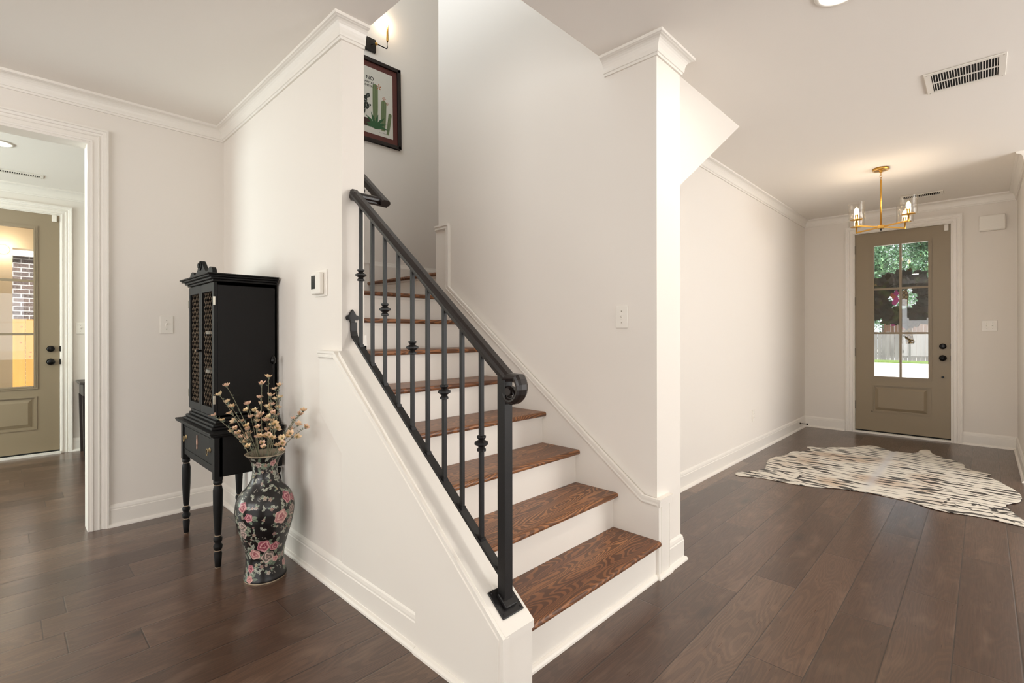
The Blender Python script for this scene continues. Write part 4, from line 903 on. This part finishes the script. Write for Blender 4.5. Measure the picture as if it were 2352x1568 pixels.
def rug():
    x0, x1, y0, y1 = 4.28, 6.66, -.28, 1.58; st_ = .0055
    xs = np.arange(x0, x1, st_); ys = np.arange(y0, y1, st_); X, Y = np.meshgrid(xs, ys, indexing='ij')
    # smooth outline
    P = [Vector(p) for p in RUG]; n = len(P); Q = []
    for i in range(n):
        a, b, c, d = P[i-1], P[i], P[(i+1) % n], P[(i+2) % n]
        for k in range(4):
            t = k/4; Q.append(.5*((2*b)+(-a+c)*t+(2*a-5*b+4*c-d)*t*t+(-a+3*b-3*c+d)*t**3))
    ins = np.zeros(X.shape, bool)
    for i in range(len(Q)):
        ax, ay = Q[i]; bx, by = Q[(i+1) % len(Q)]
        if ay == by: continue
        c = ((ay > Y) != (by > Y)) & (X < (bx-ax)*(Y-ay)/(by-ay)+ax); ins ^= c
    L = lambda h: np.array(lin(h)[:3]); rnd = np.random.RandomState(4)
    def vnoise(sx, sy, seed):
        r = np.random.RandomState(seed); gx, gy = int((x1-x0)/sx)+3, int((y1-y0)/sy)+3; g = r.rand(gx, gy)
        u = (X-x0)/sx; v = (Y-y0)/sy; i = u.astype(int); j = v.astype(int); fu = u-i; fv_ = v-j; fu = fu*fu*(3-2*fu); fv_ = fv_*fv_*(3-2*fv_)
        return (g[i, j]*(1-fu)+g[i+1, j]*fu)*(1-fv_)+(g[i, j+1]*(1-fu)+g[i+1, j+1]*fu)*fv_
    base = L('#ded8cc')*np.ones(X.shape+(1,)); tan = np.clip((vnoise(.35, .3, 1)+.5*vnoise(.12, .1, 2)-.80)*2.0, 0, 1)*np.clip(1.5-np.abs(Y-.75)*1.6, 0, 1)
    base = base*(1-tan[..., None]*.75)+L('#b08e6c')*tan[..., None]*.75
    SPY = .66; sp = np.exp(-((Y-SPY)/.035)**2)*np.clip((X-4.5)*3, 0, 1); base = base*(1-.5*sp[..., None])+L('#b4b8c2')*.5*sp[..., None]
    col = base.copy(); ink = L('#191516')
    # tapered strokes running outward from the spine
    rs2 = random.Random(21)
    def stroke(px, py, ang, ln, wd, bend):
        i0 = max(0, int((px-ln-x0)/st_)-2); i1 = min(len(xs), int((px+ln-x0)/st_)+3); j0 = max(0, int((py-ln-y0)/st_)-2); j1 = min(len(ys), int((py+ln-y0)/st_)+3)
        if i1 <= i0 or j1 <= j0: return
        dx = X[i0:i1, j0:j1]-px; dy = Y[i0:i1, j0:j1]-py; a = dx*cos(ang)+dy*sin(ang); b = -dx*sin(ang)+dy*cos(ang)
        s = a/ln; b = b-bend*np.sin(s*pi*1.5)-.004*np.sin(a*60); w_ = wd*np.clip(1-np.abs(s*2)**1.6, 0, 1)*(1+.35*np.sin(a*38+px*50))
        m = np.clip((w_-np.abs(b))/st_*1.6+.3, 0, 1)*(np.abs(s) < .5); m = m[..., None]*.93; col[i0:i1, j0:j1] = col[i0:i1, j0:j1]*(1-m)+ink*m
    x = 4.36
    while x < 6.5:
        for side in (-1, 1):
            y = .0 + rs2.uniform(.0, .06)
            while y < .95:
                ln = rs2.uniform(.14, .36); yy = SPY+side*(y+ln*.45)
                xx = x + rs2.uniform(-.014, .014) - .16*y*(1 if x > 5.2 else -.6)*abs(x-5.2)
                stroke(xx, yy, pi/2+side*rs2.uniform(-.05, .22)*(1 if x > 5 else -1), ln, rs2.choice([.009, .011, .013, .016, .020, .028]), rs2.uniform(-.014, .014))
                y += ln*.80+rs2.uniform(.0, .06)
        x += rs2.uniform(.072, .096)
    for _ in range(46): stroke(rs2.uniform(4.35, 4.75), rs2.choice([rs2.uniform(-.2, .2), rs2.uniform(1.0, 1.5)]), rs2.uniform(.4, 2.6), rs2.uniform(.06, .13), rs2.uniform(.012, .02), .012)
    wr = np.sin((X*7+Y*4+2*vnoise(.5, .5, 5))*1.6); Z = .0045 + .0035*vnoise(.16, .16, 8) + .004*np.clip(vnoise(.25, .25, 9)-.5, 0, 1) + .006*np.clip(wr-.75, 0, 1)*np.clip(1.3-np.abs(Y-.8)*2, 0, 1)
    ci = ins[:-1, :-1] & ins[1:, :-1] & ins[1:, 1:] & ins[:-1, 1:]; I, J = np.nonzero(ci); ny = len(ys)
    idx = -np.ones(X.size, int); q = np.stack([I*ny+J, (I+1)*ny+J, (I+1)*ny+J+1, I*ny+J+1], -1); used = np.unique(q); idx[used] = np.arange(len(used))
    V = np.stack([X.ravel()[used]-5.4, Y.ravel()[used]-.65, Z.ravel()[used]], -1); me = bpy.data.meshes.new('hide_rug'); me.from_pydata(V.tolist(), [], idx[q].tolist())
    me.polygons.foreach_set('use_smooth', [True]*len(me.polygons))
    ca = me.color_attributes.new('col', 'FLOAT_COLOR', 'POINT'); ca.data.foreach_set('color', np.concatenate([col.reshape(-1, 3)[used], np.ones((len(used), 1))], 1).astype(np.float32).ravel())
    me.materials.append(vcol('printed_hide', .55, 0, (140, .25))); o = bpy.data.objects.new('hide_rug', me); C.objects.link(o); o.location = (5.4, .65, 0)
    s = o.modifiers.new('thickness', 'SOLIDIFY'); s.thickness = .0038; s.offset = -1
    return o
tag(rug(), 'cream and black tiger striped animal hide rug lying before the front door', 'rug')

# ------------------------------------------------------------------ wreath outside the front door
wr = thing('door_wreath', 'dark magnolia leaf wreath with gold lattice ribbon hanging outside the front door', 'wreath', (7.44, .705, 1.62))
m_mag = Mat('magnolia_leaf', '#26301c', .5); m_mag.l(m_mag.ramp(m_mag.noise(m_mag.obj(), 9, 1), [(.35, '#1d2615'), (.55, '#2c2413'), (.7, '#42501f')]), m_mag.b.inputs['Base Color']); m_mag = m_mag.m
rw = random.Random(9); M = MB()
for k in range(640):
    a = rw.uniform(0, 2*pi); rr_ = .205+rw.gauss(0, .042); p = Vector((rw.uniform(-.02, .05), rr_*cos(a), rr_*sin(a)))
    d = Vector((rw.uniform(-.35, .35), cos(a+rw.uniform(-1.2, 1.2)), sin(a+rw.uniform(-1.2, 1.2)))).normalized(); ln = rw.uniform(.08, .13); e = d.cross(Vector((1, rw.uniform(-.5, .5), rw.uniform(-.5, .5)))).normalized()*ln*.30; nn = d.cross(e).normalized()*.008
    M.add([p, p+d*ln*.3+e*.9, p+d*ln*.65+e, p+d*ln, p+d*ln*.65-e, p+d*ln*.3-e*.9, p+d*ln*.5+nn], [(0, 1, 6), (1, 2, 6), (2, 3, 6), (3, 4, 6), (4, 5, 6), (5, 0, 6)], 0, True)
M.build('leaves', m_mag, wr, fixn=False, kind=None)
MB().tube([(.01, .195*cos(2*pi*k/32), .195*sin(2*pi*k/32)) for k in range(32)], .02, 8, closed=True).build('wreath_ring', m_mag, wr)
def lattice():
    M = Mat('gold_lattice_ribbon', '#c9b98a', .6); p = M.obj(); s = M.n('SeparateXYZ'); M.l(p, s.inputs[0])
    a = M.math('FRACT', M.math('MULTIPLY', M.math('ADD', s.outputs[1], s.outputs[2]), 22)); b = M.math('FRACT', M.math('MULTIPLY', M.math('SUBTRACT', s.outputs[1], s.outputs[2]), 22))
    g = M.math('MAXIMUM', M.math('LESS_THAN', a, .2), M.math('LESS_THAN', b, .2)); M.l(M.mix(g, '#9c8450', '#33260f'), M.b.inputs['Base Color']); M.set('Transmission Weight', 0); return M.m
m_lat = lattice(); m_mgt = Mat('magenta_ribbon', '#c02a92', .5, 0, .5, Emission_Strength=0).m; m_org = Mat('orange_ribbon', '#b5502a', .5).m
def ribbon(pts, w_, name, mat, x=.0):
    M = MB(); n = len(pts); V = []
    for i, (y, z) in enumerate(pts):
        a = Vector(pts[max(0, i-1)]); b = Vector(pts[min(n-1, i+1)]); d = (b-a).normalized(); m = Vector((-d.y, d.x))
        for q in (-1, 1):
            for t in (0, .003): V.append((x+t+.008*sin(i*1.3), y+m.x*q*w_/2, z+m.y*q*w_/2))
    fs = []
    for i in range(n-1):
        o = i*4; p = o+4; fs += [(o, o+2, p+2, p), (o+1, p+1, p+3, o+3), (o, p, p+1, o+1), (o+2, o+3, p+3, p+2)]
    fs += [(0, 1, 3, 2), ((n-1)*4, (n-1)*4+2, (n-1)*4+3, (n-1)*4+1)]
    M.add(V, fs, 0, False); return M.build(name, mat, wr)
ribbon([(-.005, .10), (-.02, .04), (-.015, -.03), (-.01, -.08)], .085, 'lattice_ribbon', m_lat)
ribbon([(-.03, -.27), (-.045, -.34), (-.06, -.42), (-.07, -.49), (-.075, -.53)], .075, 'lattice_ribbon', m_lat, .02)
ribbon([(.20, .20), (.26, .17), (.23, .13)], .07, 'lattice_ribbon', m_lat, -.01)
ribbon([(-.10, .24), (-.18, .20), (-.25, .15)], .06, 'lattice_ribbon', m_lat, -.01)
ribbon([(.03, .11), (.075, .05), (.055, -.01), (.09, -.06)], .055, 'magenta_ribbon', m_mgt, .03)
ribbon([(.09, -.27), (.08, -.32)], .04, 'magenta_ribbon', m_mgt, .03)
ribbon([(.12, .08), (.07, .02)], .04, 'orange_ribbon', m_org, .01)
ribbon([(-.005, -.25), (-.01, -.36)], .035, 'orange_ribbon', m_org, .015)

# ------------------------------------------------------------------ outdoors, beyond the front door
GZ = -.40
m_road = Mat('pale_concrete', '#d9d6cf', .9).m
m_grass = Mat('lawn', '#7f9a4a', .95); m_grass.l(m_grass.ramp(m_grass.noise(m_grass.pos(), 14, 3), [(.3, '#40561f'), (.7, '#677c3c')]), m_grass.b.inputs['Base Color']); m_grass = m_grass.m
st('ground', MB().box(9.5, 70, -40, 60, GZ-.2, GZ), m_road)
st('rear_porch_roof', MB().box(-4.3, 7.6, -6.6, -4.12, 2.75, 2.98), m_ceil)  # unseen overhang added to block sun from the south windows
st('porch_floor', MB().box(7.42, 9.5, -4, 6.95, -.2, -.03), m_road)
st('porch_ceiling', MB().box(7.42, 9.4, -4, 5, 2.95, 3.1), m_ceil)
tag(MB().box(34.0, 36.2, -12, 26, GZ, GZ+.06).build('grass_verge', m_grass), 'strip of green lawn along the foot of the pale fence', 'grass', kind='stuff')
def bmat(name, cols, sc=(1, 1, 1)):
    M = Mat(name, cols[0], .85); M.l(M.ramp(M.noise(M.mapping(M.pos(), sc), 1, 3, .6), [(.3, cols[0]), (.7, cols[1])]), M.b.inputs['Base Color']); return M.m
m_fw = bmat('weathered_fence_wood', ['#5b5958', '#72706e'], (1, 3, .6)); m_fb = bmat('tan_fence_wood', ['#6b5040', '#866854'], (1, 4, .6))
fe = thing('picket_fence', 'pale grey board fence across the street seen through the lower door panes', 'fence', (36.4, 6, GZ))
M = MB()
for k in range(70): M.box(-.02, .0, -7+k*.20, -7+k*.20+.19, .03, 1.70+.03*sin(k*2.1))
M.build('fence_boards', m_fw, fe)
MB().box(.0, .05, -7, 7, .4, .5).box(.0, .05, -7, 7, 1.3, 1.4).build('fence_rail', m_fw, fe)
fe2 = thing('board_fence', 'tan board fence standing behind the pale fence across the street', 'fence', (44, 2.2, GZ))
M = MB()
for k in range(30): M.box(-.02, 0, -3+k*.2, -3+k*.2+.19, 0, 2.5)
M.build('fence_boards', m_fb, fe2)
hs = thing('neighbor_house', 'grey white building glimpsed below the wreath beyond the fence', 'building', (64, 12.0, GZ))
m_hw = Mat('grey_siding', '#5f625c', .8).m; m_hw2 = Mat('pale_siding', '#8d9296', .8).m; m_rf = Mat('grey_roof', '#6f7076', .9).m; m_dkw = Mat('dark_window', '#2a3134', .3).m
MB().box(-4, 6, -2.6, 8, 0, 3.4).build('wall', m_hw, hs)
MB().prism([(-4.4, 3.4), (1, 5.4), (6.4, 3.4)], -3.0, 8.4, lambda a, b, t: (a, t, b)).build('roof', m_hw2, hs)
for y_ in (-1.8, 1.2, 4.2): MB().box(-4.05, -3.99, y_, y_+1.4, 1.4, 2.4).build('window', m_dkw, hs)
hs2 = thing('neighbor_house', 'pale house with dark windows beyond the tan fence, right of the wreath tail', 'building', (66, 1, GZ))
MB().box(-3, 5, -6, 5.5, 0, 4.4).build('wall', m_hw2, hs2)
MB().prism([(-3.4, 4.4), (1, 6.8), (5.4, 4.4)], -6.4, 5.9, lambda a, b, t: (a, t, b)).build('roof', m_rf, hs2)
for y_ in (-3, -.5, 2.0): MB().box(-3.05, -2.99, y_, y_+1.1, 2.4, 3.9).build('window', m_dkw, hs2)
def leafmat(n, cols):
    M = Mat(n, cols[0], .6); M.l(M.ramp(M.noise(M.pos(), 1.3, 3), [(.3, cols[0]), (.55, cols[1]), (.8, cols[2])]), M.b.inputs['Base Color']); M.set('Transmission Weight', 0); return M.m
m_lf = leafmat('tree_foliage', ['#2c4d35', '#476c4a', '#779a68']); m_bark = Mat('bark', '#4b4038', .9).m
def tree(name, label, x, y, h, cr, n, seed, group='trees across the street'):
    t = thing(name, label, 'tree', (x, y, GZ), 0, None); r = random.Random(seed)
    MB().tube([(0, 0, 0), (.1, .05, h*.3), (-.05, .1, h*.6)], [.28, .2, .1], 10).build('trunk', m_bark, t)
    M = MB()
    cl_ = []
    while len(cl_) < 70:
        q = [r.uniform(-1, 1) for _ in range(3)]
        if sum(a*a for a in q) < 1: cl_.append((q[0]*cr*.7, q[1]*cr*.75, h*.58+q[2]*h*.36))
    for k in range(n):
        c = r.choice(cl_); v = Vector((r.gauss(0, 1), r.gauss(0, 1), r.gauss(0, 1))).normalized()*r.uniform(.5, 1)*cr*.30; p = Vector(c)+v
        d = Vector((r.uniform(-1, 1), r.uniform(-1, 1), r.uniform(-1, .4))).normalized()*r.uniform(.10, .19); e = d.cross(Vector((r.random(), r.random(), r.random()))).normalized()*.055
        M.add([p-d, p+e, p+d, p-e], [(0, 1, 2, 3)], 0, False)
    M.build('foliage', m_lf, t, fixn=False)
tree('leafy_tree', 'large leafy green tree filling the upper left door panes', 41, 6.35, 11, 2.5, 12000, 1)
tree('leafy_tree', 'leafy green tree filling the upper right door panes', 41, .95, 11.5, 2.9, 13000, 2)
tree('leafy_tree', 'farther leafy tree behind the other two across the street', 52, 6, 14, 4.8, 13000, 3)

# ------------------------------------------------------------------ outdoors, beyond the side door
m_bei = Mat('warm_beige_stucco', '#d9c6a5', .85).m
def brick():
    M = Mat('whitewashed_brick', '#7b6a62', .9); b = M.n('TexBrick'); b.offset = .5; p = M.mapping(M.pos(), (1, 1, 1), rot=(pi/2, 0, 0)); M.l(p, b.inputs['Vector'])
    b.inputs['Scale'].default_value = 1; b.inputs['Brick Width'].default_value = .21; b.inputs['Row Height'].default_value = .078; b.inputs['Mortar Size'].default_value = .008; b.inputs['Mortar Smooth'].default_value = .2
    b.inputs['Color1'].default_value = lin('#2f2420'); b.inputs['Color2'].default_value = lin('#4a3a33'); b.inputs['Mortar'].default_value = lin('#96938f')
    n = M.noise(M.pos(), 40, 3, .7); M.l(M.mix(M.ramp(n, [(.45, 0.0), (.65, .55)]), b.outputs['Color'], '#6f6863'), M.b.inputs['Base Color']); return M.m
st('porch_floor', MB().box(-4, 3.5, 6.93, 8.9, -.2, -.03), m_road)
st('yard', MB().box(-12, 8, 8.9, 22, -.5, -.3), m_road)
st('porch_ceiling', MB().box(-3, 2.5, 6.93, 8.7, 2.66, 2.85), m_bei)
st('porch_wall', MB().box(-3, .0695, 8.5, 8.7, -.03, 2.66).box(.0696, 2.5, 8.5, 8.7, 2.267, 2.66), m_bei)
st('neighbor_wall', MB().box(-1, 3, 12.5, 12.8, -.3, 2.62), brick())
st('neighbor_eave', MB().box(-1, 3, 12.4, 12.8, 2.62, 3.3), m_trim)
m_ced = bmat('fresh_cedar', ['#8a5f26', '#a27436'], (6, 6, .7)); m_knot = Mat('cedar_knot', '#7a4f22', .8).m
wf = thing('cedar_fence', 'golden cedar board fence seen through the left door glass', 'fence', (.4, 11.2, -.3))
for k in range(8):
    b = MB().box(-.62+k*.153, -.62+k*.153+.147, 0, .02, 0, 1.76-.0*k).build('fence_board', m_ced, wf)
    rk = random.Random(k)
    for j in range(3): MB().sphere((-.62+k*.153+rk.uniform(.03, .11), 0, rk.uniform(.5, 1.7)), .014, sy=.15, seg=10, rings=5).build('knot', m_knot, b)
MB().box(-.62, .6, .02, .06, .4, .5).box(-.62, .6, .02, .06, 1.4, 1.5).build('fence_rail', m_ced, wf)
pl = thing('porch_light', 'small glowing dome light on the beige porch wall beyond the left door glass', 'wall light', (-.01, 8.4995, 2.235))  # added glowing dome standing in for the bright spot in the door glass
MB().lathe([(.055, -.0005), (.055, -.012), (.05, -.018)], 24, axis='y').build('housing', m_plate, pl)
MB().lathe([(.05, -.018), (.034, -.032), (.001, -.038)], 24, axis='y').build('lens', m_lamp, pl)
light('porch_glow', 'POINT', (-.01, 8.38, 2.235), energy=5, col=(1, .90, .74), radius=.1)
